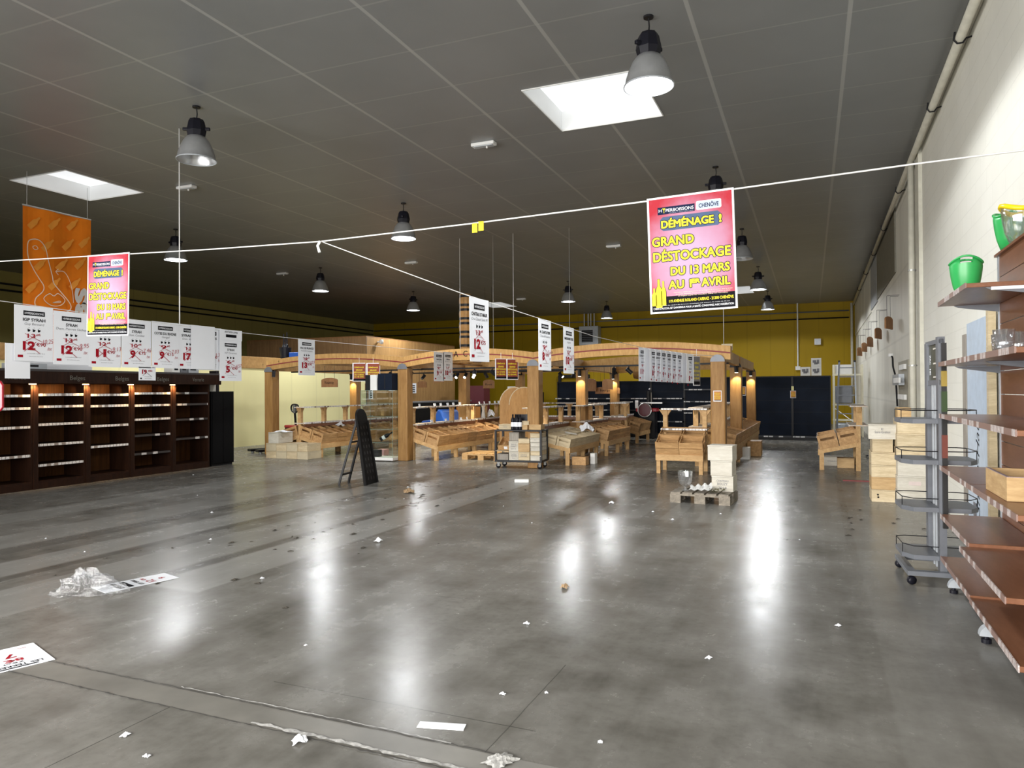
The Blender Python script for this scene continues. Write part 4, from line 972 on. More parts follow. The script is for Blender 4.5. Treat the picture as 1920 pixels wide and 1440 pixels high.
# C : right of the cart
rack('sloping rack of shallow crates right of the black cart', (-5.62, 14.15, 0), 0, 2.15, w=.90, zb=.50, zf=.31, nleg=3)
crates(('shallow open crate, rear row right of the black cart', 'shallow open crate, middle row right of the black cart', 'shallow open crate, front row right of the black cart'), ('shallow crates rear row', 'shallow crates middle row', 'shallow crates front row'), (-5.62, 14.15, 0), 0, math.atan2(.19, .9), .0, 3, 4, 2.15, .295, .19, .50, .31, .90, CASE, 2)
rack('second sloping rack further along right of the black cart', (-5.28, 16.45, 0), 0, 2.1, w=.74, zb=.48, zf=.30, nleg=3)
crates(('open crate in the rear row of the second rack past the cart', 'open crate in the front row of the second rack past the cart'), ('second rack rear row', 'second rack front row'), (-5.28, 16.45, 0), 0, math.atan2(.18, .74), .0, 2, 4, 2.1, .36, .25, .48, .30, .74, CRATE, 1)
# G : further, near the dark shelving
rack('short crate rack before the dark shelving with two brown crates', (-5.45, 20.6, 0), 0, 1.5, nleg=2)
crates(('brown crate at the back of the short rack by the dark shelving', 'brown crate at the front of the short rack by the dark shelving'), ('short rack back crates', 'short rack front crates'), (-5.45, 20.6, 0), 0, T, .0, 2, 3, 1.5, .33, .27, .46, .27, .66)
# H : row of boards crossing behind C
rack('cross rack with pale boards behind the racks right of the cart', (-7.55, 20.0, 0), -R90, 2.6, nleg=3)
crates(('open crate on the cross rack, back row', 'open crate on the cross rack, front row'), ('cross rack back row', 'cross rack front row'), (-7.55, 20.0, 0), -R90, T, .0, 2, 5, 2.5, .33, .25, .46, .27, .66)
# D : front right, faces the camera
rack('small crate rack facing forward beside the right front post', (-2.80, 14.08, 0), -R90, .86, w=.66, nleg=2, skirt=False, posts_n=2, zb=.56, zf=.30)
crates(('upper crate of the small rack facing forward', 'lower crate of the small rack facing forward'), ('small rack upper crates', 'small rack lower crates'), (-2.80, 14.08, 0), -R90, math.atan2(.26, .66), .0, 2, 2, .86, .34, .25, .56, .30, .66)
# E : along the right aisle
rack('long crate rack facing the right aisle under the pergola posts', (-2.30, 14.9, 0), 0, 6.4, w=.74, zb=.52, zf=.36, nleg=6)
crates(('slatted crate in the inner row of the right aisle rack', 'slatted crate in the outer row of the right aisle rack'), ('right aisle rack inner row', 'right aisle rack outer row'), (-2.30, 14.9, 0), 0, math.atan2(.16, .74), .0, 2, 13, 6.4, .37, .25, .52, .36, .74, CRATE, 1)
tag(M().box(-1.60, -1.57, 14.95, 21.2, .06, .30).build('skirt_board', CRATE), 'brown board closing the foot of the right aisle rack', 'board')
tag(M().box(-1.64, -1.42, 16.7, 16.95, 0, .26).build('white_carton', WHITE), 'small white carton on the floor against the right aisle rack', 'box')
tag(M().box(-1.55, -1.25, 17.6, 18.1, 0, .34).build('wooden_case', CRATE), 'brown wooden case on the floor past the small white carton', 'box')
# F : by the right wall, faces left
o = rack('crate rack facing left beside the right wall', (.68, 16.3, 0), PI, 1.3, w=.70, nleg=2, zb=.50, zf=.34, zl=.86, zu=1.22, posts_n=2, skirt=False)
crates(('upper crate on the rack by the right wall', 'lower crate on the rack by the right wall'), ('right wall rack upper crates', 'right wall rack lower crates'), (.68, 16.3, 0), PI, math.atan2(.16, .70), .0, 2, 2, 1.3, .34, .26, .50, .34, .70)

# papers left on the racks
def scrap(name, label, cat, loc, s, mat, flat=.25, rz=None, group=None, seed=None, tall=1.0):
    """A creased sheet: folded ridges, edges touching what it lies on."""
    rnd = random.Random(seed if seed is not None else random.random()); m = M(); K = 9
    ph = [(rnd.uniform(2, 7), rnd.uniform(2, 7), rnd.uniform(0, 6)) for _ in range(4)]
    def P(a, b):
        u, v = a / K - .5, b / K - .5
        r = math.hypot(u, v) * 2; z = sum(abs(math.sin(p * u + q * v + f)) for p, q, f in ph) / 4 * max(0, 1.15 - r * .8) + .08 * math.sin(9 * u + ph[0][2]) * math.cos(8 * v)
        k = 1 - .25 * abs(math.sin(5 * math.atan2(v, u) + ph[1][2]))
        return (u * s * k, v * s * .75 * k, max(0, z) * s * flat * tall * 1.1 + .002)
    G = [[P(a, b) for b in range(K + 1)] for a in range(K + 1)]
    for i in range(K):
        for j in range(K): m.quad(G[i][j], G[i + 1][j], G[i + 1][j + 1], G[i][j + 1])
    o = m.build(name, mat, None, loc, (0, 0, rz if rz is not None else rnd.uniform(0, 3)))
    return tag(o, label, cat, group)
scrap('crumpled_paper', 'crumpled white paper lying on the left bay crates', 'paper', (-11.15, 15.2, .66), .32, PAPER, .5, seed=3)
scrap('crumpled_paper', 'crumpled white bag lying on the crates right of the cart', 'bag', (-4.95, 16.1, .58), .36, PAPER, .6, .4, seed=5, tall=1.4)
tag(M().box(-.13, .13, -.10, .10, 0, .004).build('paper_sheet', CASEW, None, (-5.0, 15.1, .60), (.1, .15, .4)), 'cream sheet lying on the shallow crates right of the cart', 'paper')
# white tickets standing on the middle rack boards
for i, (y, z) in enumerate([(14.35, 1.182), (15.05, 1.182), (15.35, 1.182), (15.7, 1.182), (16.0, 1.182), (16.35, 1.182), (17.5, 1.182), (17.8, 1.182), (18.15, 1.182), (18.5, 1.182), (18.75, 1.182), (14.9, .802), (15.6, .802), (16.4, .802), (16.75, .802)]):
    o = tag(M().box(-.012, .012, -.03, .03, 0, .07).build('price_ticket', PAPER, None, (-8.34, y, z), (0, -.2, random.uniform(-.4, .4))), 'small white ticket standing on the middle rack boards', 'ticket', 'white tickets on the middle rack')
scrap('crumpled_paper', 'white crumpled paper on the lower board of the rear middle rack', 'paper', (-8.4, 18.3, .802), .34, PAPER, .7, seed=9, tall=1.3)
o = thing('white_vase', 'white waisted vase on the lower board of the rear middle rack', 'vase', (-8.4, 17.85, .80)); M().lathe([(.06, 0), (.05, .10), (.035, .2), (.045, .3), (.07, .34)], 14, (0, 0, 0), True).build('vase_body', WHITE, o, smooth=True)

# ---- wood wine cases
def wine_case(label, loc, rz, dx, dy, dz, mat, group, mark=None, lid=True):
    o = thing('wine_case', label, 'box', loc, rz, group)
    M().box(-dx / 2, dx / 2, 0, dy, 0, dz - (.018 if lid else 0)).build('case_body', mat, o, bevel=.003)
    if lid: M().box(-dx / 2 - .002, dx / 2 + .002, -.003, dy + .002, dz - .016, dz).build('case_lid', mat, o)
    if mark:
        m = M(); n = len(mark)
        for k, s in enumerate(mark): text(m, s, 0, dz * (.62 - .22 * k) if n > 1 else dz * .45, dz * (.13 if k != 1 else .17), min(dx * .55, dz * .13 * len(s)), -.004)
        m.build('stamped_lettering', GREYP, o)
    return o
# cases stacked by the front left post
k = 0
for r_, xs_ in enumerate(([-11.77, -11.47, -11.17, -10.87], [-11.77, -11.47, -11.17, -10.90], [-11.70])):
    for i, x in enumerate(xs_):
        lab = (['bottom row', 'middle row', 'top'][r_]) + ' pale wine case in the stack before the left post, ' + (['leftmost', 'second', 'third', 'rightmost'][i] if r_ < 2 else 'standing alone')
        wine_case(lab, (x, 13.40 + (.05 if r_ == 1 and i == 3 else 0), [0, .175, .35][r_]), 0, .293 if not (r_ == 1 and i == 3) else .25, .50, .172 if r_ < 2 else .25, plain('aged_case', (.56, .48, .33), .65) if (r_ + i) % 2 else CASEW if r_ == 2 else CASE, 'pale wine cases by the left post')
scrap('cardboard_flap', 'grey paper lying on the top pale case', 'paper', (-11.6, 13.6, .602), .42, PAPER, .12, .1, seed=12)
# pallet truck
o = thing('pallet_truck', 'pallet truck with black handle and forks behind the left post', 'pallet truck', (-12.72, 15.2, 0), 1.25)
for s in (-.19, .19): M().box(-1.05, 0, s - .08, s + .08, .05, .11).build('fork', BLACK, o, bevel=.01)
for s in (-.19, .19): M().lathe([(.001, -.04), (.04, -.04), (.04, .04), (.001, .04)], 10, (-.95, s, .045)).build('fork_roller', GREYL, o)
M().box(0, .16, -.27, .27, .10, .62).build('pump_body', BLACK, o, bevel=.02); M().box(-.02, .30, -.26, .26, .60, .67).build('red_cover', REDPL, o, bevel=.02)
M().tube([(.18, 0, .45), (.14, 0, 1.02)], .03, 8).build('handle_bar', BLACK, o)
M().tube(curve_pts([(.14, -.02, 1.00), (.14, -.14, 1.04), (.14, -.17, 1.14), (.14, -.10, 1.20), (.14, .10, 1.20), (.14, .17, 1.14), (.14, .14, 1.04), (.14, .02, 1.00)], 4), .022, 8).build('handle_loop', BLACK, o)
M().box(.11, .17, -.05, .05, .98, 1.20).build('control_head', GREYM, o, bevel=.01)
for s in (-.1, .1): M().tube([(.1, s - .03, .09), (.1, s + .03, .09)], .09, 14).build('wheel', BLACK, o)

# ---- glass display case
o = thing('glass_display_case', 'frameless glass display case with white base beside the second post', 'display case', (-9.40, 13.58, 0), .05)
M().box(0, .80, 0, .40, .02, .085).build('base', WHITE, o, bevel=.004)
for n_, a in (('front_pane', (0, .8, 0, .006, .085, 1.56)), ('back_pane', (0, .8, .394, .40, .085, 1.56)), ('side_pane', (0, .006, .006, .394, .085, 1.56)), ('side_pane', (.794, .8, .006, .394, .085, 1.56)), ('top_pane', (0, .8, 0, .4, 1.56, 1.567))):
    M().box(*a).build(n_, GLASS, o)
for z in (.41, .70, .985, 1.28): M().box(.01, .79, .01, .39, z, z + .007).build('glass_shelf', clear('shelf_glass_%d' % int(z * 100), (.86, .93, .89), .10), o)
EDGE = plain('glass_edge', (.20, .30, .26), .2)
m = M()
for x in (0, .8):
    for y in (0, .4): m.tube([(x, y, .085), (x, y, 1.567)], .004, 4)
for z in (.41, .70, .985, 1.28, 1.565): m.tube([(0, 0, z), (.8, 0, z)], .004, 4).tube([(.8, 0, z), (.8, .4, z)], .004, 4)
m.build('edge_strip', EDGE, o)
bx = thing('display_bottle', 'dark bottle lying on a slant inside the glass case', 'bottle', (-9.02, 13.78, .47)); M().lathe([(.045, 0), (.045, .19), (.016, .25), (.016, .32)], 12, (0, 0, 0), True, True).build('bottle_body', BLKPL, bx, smooth=True); M().lathe([(.046, .06), (.046, .13)], 12).build('bottle_label', PAPER, bx); bx.rotation_euler = (0, 1.05, .2)
tag(M().box(-9.25, -9.03, 13.70, 13.85, .088, .24).build('black_carton', BLACK, bevel=.004), 'black carton at the bottom of the glass case', 'box')
o = thing('speaker_box', 'black box standing on top of the glass case', 'box', (-8.98, 13.62, 1.568)); M().box(0, .36, 0, .30, 0, .36).build('box_body', NAVY, o, bevel=.008); M().box(.17, .19, -.002, .0, .02, .34).build('door_seam', BLACK, o)
o = thing('gift_carton', 'white and black carton on top of the glass case', 'box', (-9.22, 13.64, 1.568)); M().box(.03, .20, 0, .2, 0, .34).build('carton', WHITE, o); M().box(-.10, .03, 0, .18, 0, .34).build('dark_carton', BLACK, o)
o = thing('spirit_bottle', 'amber bottle at the left on top of the glass case', 'bottle', (-9.33, 13.70, 1.568)); M().lathe([(.035, 0), (.035, .14), (.012, .18), (.012, .22)], 10, (0, 0, 0), True, True).build('bottle_body', plain('amber', (.35, .12, .01), .2), o, smooth=True)

# ---- riddling A-frame
o = thing('riddling_stand', 'black wooden A-frame bottle rack with rounded top standing alone on the floor', 'bottle rack', (-6.92, 10.28, 0), math.radians(8))
def lean(x, z): return x - .20 * z / 1.26
bw = .235
pts = [(-bw, 0), (bw, 0)] + [(bw * .78 * math.cos(a), 1.10 + .155 * math.sin(a)) for a in [PI * k / 14 for k in range(15)]]
br = M(); n = len(pts)
br.add([(lean(.018, z), y, z) for y, z in pts] + [(lean(-.018, z), y, z) for y, z in pts], [list(range(n)), list(range(n, 2 * n))[::-1]] + [[i, (i + 1) % n, n + (i + 1) % n, n + i] for i in range(n)])
br.build('slotted_board', CHAR, o)
hm = M()
for r_ in range(9):
    for c_ in range(3):
        y, z = -.10 + .10 * c_, .10 + .105 * r_
        hm.lathe([(.001, 0), (.020, 0)], 8)
        for q in range(len(hm.v) - 16, len(hm.v)):
            a, b, _ = hm.v[q]; hm.v[q] = (lean(.021, z + b * 1.5), y + a, z + b * 1.5)
hm.build('bottle_hole', BLACK, o)
for s in (-1, 1): M().bar((lean(.025, .0), s * (bw - .02), .0), (lean(.025, 1.05), s * (bw * .86 - .02), 1.05), .03, .02).build('edge_batten', CHAR, o)
for s in (-1, 1): M().bar((-.50, s * .17, .0), (-.19, s * .13, 1.06), .035, .03).build('rear_leg', BLACK, o)
M().bar((-.45, -.17, .16), (-.45, .17, .16), .03, .03).build('cross_bar', BLACK, o); M().bar((-.30, -.15, .70), (-.30, .15, .70), .03, .03).build('cross_bar', BLACK, o)
M().tube([(-.19, -.19, 1.05), (-.19, .19, 1.05)], .012, 8).build('hinge_rod', BLACK, o)

# ---- black cart with wine cases
CA = .10
o = thing('display_cart', 'black steel cart on castors carrying wine cases', 'cart', (-5.97, 13.20, 0), CA)
w_, d_ = .97, .52
M().box(0, w_, 0, d_, .125, .165).build('bottom_deck', BLACK, o, bevel=.004); M().box(0, w_, 0, d_, .735, .765).build('top_deck', BLACK, o, bevel=.004)
for x in (.02, w_ - .02):
    for y in (.02, d_ - .02): M().box(x - .02, x + .02, y - .02, y + .02, .165, .735).build('upright', BLACK, o)
for x in (.06, w_ - .06):
    for y in (.06, d_ - .06):
        c = M().lathe([(.001, -.014), (.045, -.014), (.05, -.008), (.05, .008), (.045, .014), (.001, .014)], 14).build('castor_wheel', BLKPL, o, (x, y, .05), (R90, 0, .4), True)
        M().box(-.03, .03, -.025, .025, .045, .075).box(-.022, .022, -.028, -.022, -.01, .06).box(-.022, .022, .022, .028, -.01, .06).build('castor_fork', STEEL, c, (0, 0, 0), (-R90, 0, 0))
def oncart(x, y, z):
    return (-5.97 + x * math.cos(CA) - y * math.sin(CA), 13.20 + x * math.sin(CA) + y * math.cos(CA), z)
spec = [(.395, .02, .165, .20, .175, CASEW, ('CHATEAU', 'MOUTON', '1er'), 'pale case at the bottom of the second stack on the cart'), (.390, .02, .342, .20, .20, CASEW, ('GRAND VIN', 'DUHART', '2016'), 'pale stamped case in the middle of the second stack on the cart'),
        (.395, .04, .545, .20, .17, GREYW, None, 'grey case on top of the second stack on the cart'), (.60, .02, .165, .235, .165, CASE, ('CHATEAU', 'PONTET CANET'), 'stamped case at the bottom of the third stack on the cart'),
        (.60, .02, .332, .235, .165, CASEO, None, 'orange brown case in the middle of the third stack on the cart'), (.60, .03, .50, .225, .095, CASE, None, 'flat pale case on top of the third stack on the cart'),
        (.845, .0, .165, .21, .10, CASEW, None, 'lowest flat case of the right stack on the cart'), (.845, .005, .267, .21, .085, CASE, None, 'second flat case of the right stack on the cart'), (.845, .01, .354, .21, .085, CASEW, ('GRAND VIN',), 'third flat case of the right stack on the cart'),
        (.845, .01, .441, .21, .085, CASEW, None, 'fourth flat case of the right stack on the cart'), (.84, .01, .528, .21, .085, CASEW, ('MEDOC',), 'fifth flat case of the right stack on the cart'), (.835, .02, .615, .20, .085, CASE, None, 'top flat case of the right stack on the cart')]
for x, y, z, dx, dz, mt, mk, lab in spec: wine_case(lab, oncart(x, y, z), CA, dx, .46, dz - .002, mt, 'wine cases on the black cart', mk)
o = thing('tilted_crate', 'open wooden tray tilted at the left of the cart', 'crate', oncart(.055, .06, .36), CA); tray(0, .23, 0, .38, .10, .013).build('tray_box', CRATE, o); M().box(.13, .20, -.003, 0, .02, .08).build('paper_label', PAPER, o); o.rotation_euler = (.42, 0, CA)
wine_case('flattened stack of boards at the bottom left of the cart', oncart(.16, .03, .165), CA, .23, .42, .12, GREYW, 'wine cases on the black cart', None)
tag(M().box(-.14, .12, 0, .40, 0, .012).build('thin_board', CASE, None, oncart(.16, .0, .335), (.05, .03, CA)), 'loose pale lid lying on the boards at the left of the cart', 'board')
wine_case('flat printed case at the left on top of the cart', oncart(.20, .08, .767), CA, .27, .30, .10, CASE, 'cases on top of the cart', ('Domaine', 'CORTON'))
wine_case('short pale case right of the bottles on top of the cart', oncart(.60, .06, .767), CA, .13, .26, .09, CASEO, 'cases on top of the cart', None)
wine_case('case stacked on the short pale case on top of the cart', oncart(.61, .10, .858), CA, .15, .28, .08, CASE, 'cases on top of the cart', None)
wine_case('orange brown case at the right on top of the cart', oncart(.81, .10, .767), CA, .24, .30, .10, CASEO, 'cases on top of the cart', None)
def bottle(label, loc, group, body=None):
    o = thing('wine_bottle', label, 'bottle', loc, 0, group)
    M().lathe([(.036, 0), (.038, .01), (.038, .19), (.030, .22), (.016, .25), (.015, .30), (.016, .305)], 14, (0, 0, 0), True, True).build('bottle_glass', body or BLKPL, o, smooth=True)
    M().lathe([(.0386, .06), (.0386, .15)], 14).build('bottle_label', PAPER, o, smooth=True); M().lathe([(.0165, .25), (.0165, .30)], 12).build('capsule', INK, o)
    return o
for i, (x, y, lab) in enumerate(((.37, .05, 'left labelled wine bottle on top of the cart'), (.42, .07, 'dark wine bottle behind the left bottle on the cart'), (.46, .04, 'dark wine bottle in the middle of the cart top'), (.52, .05, 'right labelled wine bottle on top of the cart'))): bottle(lab, oncart(x, y, .767), 'wine bottles on the cart')
tag(M().box(-.11, .13, 0, .05, 0, .30).build('black_carton', BLKPL, None, oncart(.53, .20, .767), (0, 0, CA)), 'black carton behind the bottles on the cart', 'box')
# arched plywood boards behind the cart
for i, (x, y, s, lab) in enumerate(((-6.50, 16.1, 1, 'arched plywood display end, right one behind the cart'), (-6.86, 16.35, 1, 'arched plywood display end, left one behind the cart'))):
    o = thing('arched_panel', lab, 'panel', (x, y, 0), .45); w2 = .36
    pts = [(-w2, 0), (w2, 0), (w2, 1.20)] + [(w2 * math.cos(a), 1.20 + .42 * math.sin(a)) for a in [PI * k / 14 for k in range(1, 14)]] + [(-w2, 1.20)]
    M().prism(pts, -.015, .015).build('panel_board', PLY, o); e = M(); stroke(e, pts[2:], .02, -.017); e.build('pale_edge', CASE, o)
M().box(-.30, .30, .0, .30, 1.13, 1.15).build('panel_shelf', CASE, o)
# pallet under the middle rack
def pallet(label, loc, rz, L, Wd, nb, mat):
    o = thing('wooden_pallet', label, 'pallet', loc, rz)
    for k in range(nb): M().box(k * L / nb + .01, (k + 1) * L / nb - .02, 0, Wd, .122, .144).build('deck_board', mat, o)
    for y in (0, Wd / 2 - .05, Wd - .10): M().box(0, L, y, y + .10, .10, .122).build('bearer', mat, o)
    for x in (0, L / 2 - .07, L - .145):
        for y in (0, Wd / 2 - .05, Wd - .10): M().box(x, x + .145, y, y + .10, .02, .10).build('block', mat, o)
        M().box(x, x + .145, 0, Wd, 0, .02).build('bottom_board', mat, o)
    return o
pallet('pale pallet on the floor behind the left of the cart', (-7.42, 14.62, 0), -.05, .95, .8, 6, RACKW)
tag(M().box(-4.72, -4.42, 14.30, 14.52, 0, .17).build('wooden_case', CRATE, bevel=.004), 'brown case on the floor under the rack right of the cart', 'box')
tag(M().box(-4.42, -4.32, 14.62, 14.80, 0, .22).build('white_carton', WHITE, bevel=.004), 'upright white carton under the rack right of the cart', 'box')
tag(M().box(-9.85, -9.65, 14.9, 15.1, 0, .14).build('pink_carton', plain('pink_card', (.6, .33, .33), .6)), 'small pink carton on the floor under the left bay rack', 'box')
# dark goods seen through the middle rack
o = thing('blue_armchair', 'blue moulded seat behind the middle rack', 'seat', (-10.3, 18.9, 0), -.3)
M().prism([(-.5, .35), (.55, .35), (.62, .55), (.40, .98), (.25, 1.02), (.05, .72), (-.45, .66)], -.35, .35).build('seat_shell', BLUEPL, o, bevel=.05); M().box(-.45, .45, -.3, .3, 0, .35).build('seat_base', BLACK, o)
wine_case('cardboard carton beside the blue seat behind the middle rack', (-10.55, 19.6, .35), 0, .75, .4, .55, CARD, None); tag(M().box(-11.0, -10.1, 19.55, 20.1, 0, .35).build('low_table', CHAR), 'dark low table under the cardboard carton', 'table')
o = thing('dark_counter', 'dark counter along the timber cladding behind the middle rack', 'counter', (-14.2, 23.2, 0)); M().box(0, .7, 0, 4.2, 0, 1.1).build('counter_body', CHAR, o); M().box(-.05, .75, -.05, 4.25, 1.1, 1.15).build('counter_top', GREYM, o)
o = thing('red_machine', 'dark red machine standing by the cladding end', 'machine', (-14.0, 27.9, 0)); M().box(0, .9, 0, .6, 0, 1.75).build('machine_body', plain('maroon', (.10, .012, .02), .5), o); M().box(.1, .8, -.02, 0, .5, 1.0).build('machine_door', BLACK, o)
o = thing('black_bin', 'black ribbed bin against the yellow wall behind the middle rack', 'bin', (-13.9, 32.5, 0)); M().box(0, 1.5, 0, .8, 0, 1.45).build('bin_body', CHAR, o)
for k in range(8): M().box(.1 + .17 * k, .16 + .17 * k, -.03, 0, .2, 1.4).build('bin_rib', BLACK, o)
tag(M().box(-12.4, -11.6, 24.0, 24.4, 0, .95).build('yellow_carton', ORCARD), 'stack of orange cartons behind the rear middle rack', 'box')
o = thing('back_door', 'black framed doorway in the yellow back wall behind the plywood arches', 'door', (-12.0, 34.4, 0)); M().box(0, .12, -.1, .05, 0, 2.15).box(1.0, 1.6, -.1, .05, 0, 2.15).box(0, 1.6, -.1, .05, 2.15, 2.3).build('door_frame', BLACK, o)
price_sign('white price sign fixed before the yellow wall by the plywood arches', (-9.75, 23.0, 1.68), 0, 'PROMO', '', '9', '8', '90', '', w=.30, h=.44, group='price signs inside the pergola', slash=False)
for x, y, z, w, h, lab in ((-14.93, 23.6, 2.15, .42, .60, 'left white notice on the timber cladding'), (-14.93, 24.3, 2.15, .42, .62, 'middle white notice on the timber cladding'), (-14.93, 25.2, 1.85, .42, .40, 'right lower white notice on the timber cladding'), (-14.93, 22.2, 1.66, .25, .40, 'small white notice left on the timber cladding')):
    o = thing('wall_notice', lab, 'notice', (x, y, z), R90); M().box(-w / 2, w / 2, 0, .01, -h, 0).build('notice_sheet', PAPER, o); m = M(); [m.rect(-w * .25, w * .25, -h * (.2 + .2 * k) - .04, -h * (.2 + .2 * k), -.003) for k in range(4)]; m.build('notice_print', INK, o)

# ================================================================ DARK SHELVING AT THE BACK
BX = [-8.32 + 1.08 * i for i in range(9)]
for i in range(8):
    x0, x1 = BX[i], BX[i + 1]; top = 1.90 if i >= 4 else 1.80
    lab = {7: 'bare dark navy shelving bay farthest right beside the ladder', 6: 'bare dark navy shelving bay second from the right', 5: 'bare dark navy shelving bay third from the right, behind the right pergola posts'}.get(i, 'dark navy shelving bay with pale price strips behind the pergola')
    o = thing('gondola_shelving', lab, 'shelving', (x0, 23.3, 0), 0, 'dark navy shelving bays')
    for k in range(5): M().box(.015, 1.065, .40, .43, .12 + (top - .12) * k / 5 + .004, .12 + (top - .12) * (k + 1) / 5 - .004).build('back_panel', NAVY, o)
    M().box(.01, 1.07, .43, .445, .08, top).build('backing_sheet', BLACK, o)
    M().box(0, .03, .36, .44, 0, top).build('upright', BLACK, o); M().box(1.05, 1.08, .36, .44, 0, top).build('upright', BLACK, o)
    M().box(0, 1.08, .36, .46, top, top + .03).build('top_cap', BLACK, o)
    b = M().box(0, 1.08, 0, .40, .08, .12).build('base_shelf', BLACK, o); M().box(.02, 1.06, -.006, 0, .085, .125).build('price_strip', STRIPX, b)
    M().box(0, 1.08, .02, .05, 0, .08).build('kick_plate', BLACK, o)
    if i < 5:
        for z in (.78, 1.14, 1.52) if i == 4 else (.5, .86, 1.24, ):
            s = M().box(.01, 1.07, .08, .40, z, z + .025).build('shelf', NAVY, o); M().box(.03, 1.05, .074, .08, z - .005, z + .03).build('price_strip', STRIPX, s)
# slicer
o = thing('flywheel_slicer', 'old slicer with red flywheel and chrome fittings before the dark shelving', 'slicer', (-5.0, 22.9, 0))
M().box(-.25, .25, -.2, .2, 0, .85).build('pedestal', BLACK, o, bevel=.02); M().box(-.35, .30, -.2, .2, .85, .95).build('machine_bed', REDPL, o, bevel=.01)
M().tube([(-.05, -.30, .90), (-.05, -.26, .90)], .21, 24).build('flywheel', plain('dark_red_wheel', (.10, .01, .02), .3), o)
m = M(); m.tube([(-.05 + .21 * math.cos(2 * PI * k / 24), -.31, .90 + .21 * math.sin(2 * PI * k / 24)) for k in range(25)], .016, 6); m.build('wheel_rim', STEEL, o)
M().tube([(0, 0, .95), (0, 0, 1.5)], .05, 10).build('blade_column', BLACK, o); M().tube([(.1, 0, 1.05), (.1, 0, 1.45)], .015, 8).build('guide_rod', STEEL, o); M().box(-.25, .45, -.05, .1, 1.10, 1.14).build('carriage', STEEL, o); M().lathe([(.001, 0), (.04, .03), (.001, .08)], 10, (.05, 0, 1.52)).build('knob', STEEL, o)
M().box(-.4, -.3, -.1, .1, .95, 1.2).build('side_plate', STEEL, o)
tag(M().lathe([(.20, -.45), (.27, 0), (.20, .45)], 18, (0, 0, 0), True, True).build('display_barrel', POST, None, (-5.15, 23.55, 1.83 + .28), (0, R90, 0)), 'small barrel lying on top of the dark shelving behind the arch', 'barrel')
# cartons on top of the right bay
for x, z, lab in ((-.30, 1.935, 'left lower white carton on top of the dark shelving'), (0.0, 1.935, 'right lower white carton on top of the dark shelving'), (.0, 2.20, 'upper white carton of the stack on the dark shelving')):
    o = thing('white_carton', lab, 'box', (x - .08, 23.66, z), 0, 'white cartons on the dark shelving')
    M().box(-.14, .14, 0, .1, 0, .262).build('carton_box', WHITE, o); M().box(-.10, .0, -.003, 0, .12, .20).box(.02, .08, -.003, 0, .09, .21).box(-.06, .04, -.003, 0, .07, .13).build('carton_print', GREYP, o)
# white rack with ladder
o = thing('stock_rack', 'cream metal stock rack in the corner behind the ladder', 'rack', (.40, 25.4, 0))
for x in (0, .82):
    for y in (0, .5): M().box(x, x + .06, y, y + .05, 0, 2.30).build('upright', CREAM, o)
for z in (.5, 1.0, 1.95): M().box(-.004, .884, -.004, .554, z, z + .05).build('shelf_beam', CREAM, o)
M().bar((.06, 0, .9), (.82, 0, .3), .03, .02).build('brace', STEEL, o)
tag(M().box(.48, .95, 25.45, 25.8, 2.0, 2.30).build('white_carton', WHITE), 'white carton on the top shelf of the stock rack', 'box')
tag(M().box(.47, .98, 25.6, 25.9, 1.06, 1.62).build('grey_sack', GREYM, bevel=.03), 'grey wrapped bundle on the middle of the stock rack', 'bundle')
tag(M().lathe([(.16, 0), (.2, .4), (.17, .46)], 16, (.72, 25.1, 0), True, True).build('grey_bin', GREYL), 'grey bin on the floor in front of the stock rack', 'bin')
o = thing('step_ladder', 'grey metal ladder leaning on the stock rack', 'ladder', (.78, 24.55, 0))
for s, a in ((-.20, -.34), (.24, .30)):
    M().bar((a * .9, 0, 0), (s, .45, 2.38), .05, .03).build('stile', GREYM if s < 0 else GREYL, o)
for k in range(8):
    u = .08 + .12 * k; M().bar((-.306 + .106 * u + .02, .45 * u, 2.38 * u), (.27 - .03 * u - .02, .45 * u, 2.38 * u), .05, .03).build('rung', GREYM, o)
for s in (-.20, .24): M().box(s - .03, s + .03, .43, .48, 2.36, 2.42).build('end_cap', BLKPL, o)
for x, y, dx, dz, mt, lab in ((.22, 15.9, .42, .18, CASEW, 'white printed case on the floor left under the right wall rack'), (.46, 15.5, .30, .19, CASEO, 'brown case on the floor under the right wall rack'), (.98, 15.4, .22, .16, GREYL, 'grey carton on the floor right of the right wall rack')): wine_case(lab, (x, y, 0), 0, dx, .30, dz, mt, 'cases under the right wall rack', ('Chablis',) if mt == CASEW else None)
scrap('cable_heap', 'tangle of grey and black cables on the floor by the right wall', 'cable', (1.15, 18.0, 0), .5, GREYM, .5, seed=21)
tag(M().box(.35, .75, 13.35, 13.42, 0, .015).build('red_strip', plain('red_black_strip', (.25, .03, .03), .5)), 'red strip lying on the floor before the case stack', 'strip')

# ================================================================ CASE STACKS ON THE RIGHT
zs = [0, .17, .337, .503]
for i, (z, dz, lab) in enumerate(((0, .168, 'bottom'), (.17, .165, 'second'), (.337, .164, 'third'), (.503, .172, 'fourth'))):
    wine_case('%s pine case of the shorter right hand stack' % lab, (.80, 11.05, z), 0, .31, .50, dz, CASE if i != 1 else CASEO, 'cases in the shorter right stack', None)
o = [q for q in C.objects if q.get('label', '') == 'bottom pine case of the shorter right hand stack'][0]
M().tube([(-.08, -.004, .10), (-.08, -.008, .10)], .012, 10).tube([(-.075, -.004, .065), (-.075, -.008, .065)], .012, 10).build('drilled_hole', INK, o)
wine_case('open pine case fifth up in the shorter right stack', (.785, 11.07, .677), 0, .25, .46, .178, CASE, 'cases in the shorter right stack', None)
wine_case('white stamped case on top of the shorter right stack', (.78, 11.0, .857), -.04, .34, .48, .20, CASEW, 'cases in the shorter right stack', ('E', 'Saint-Emilion'))
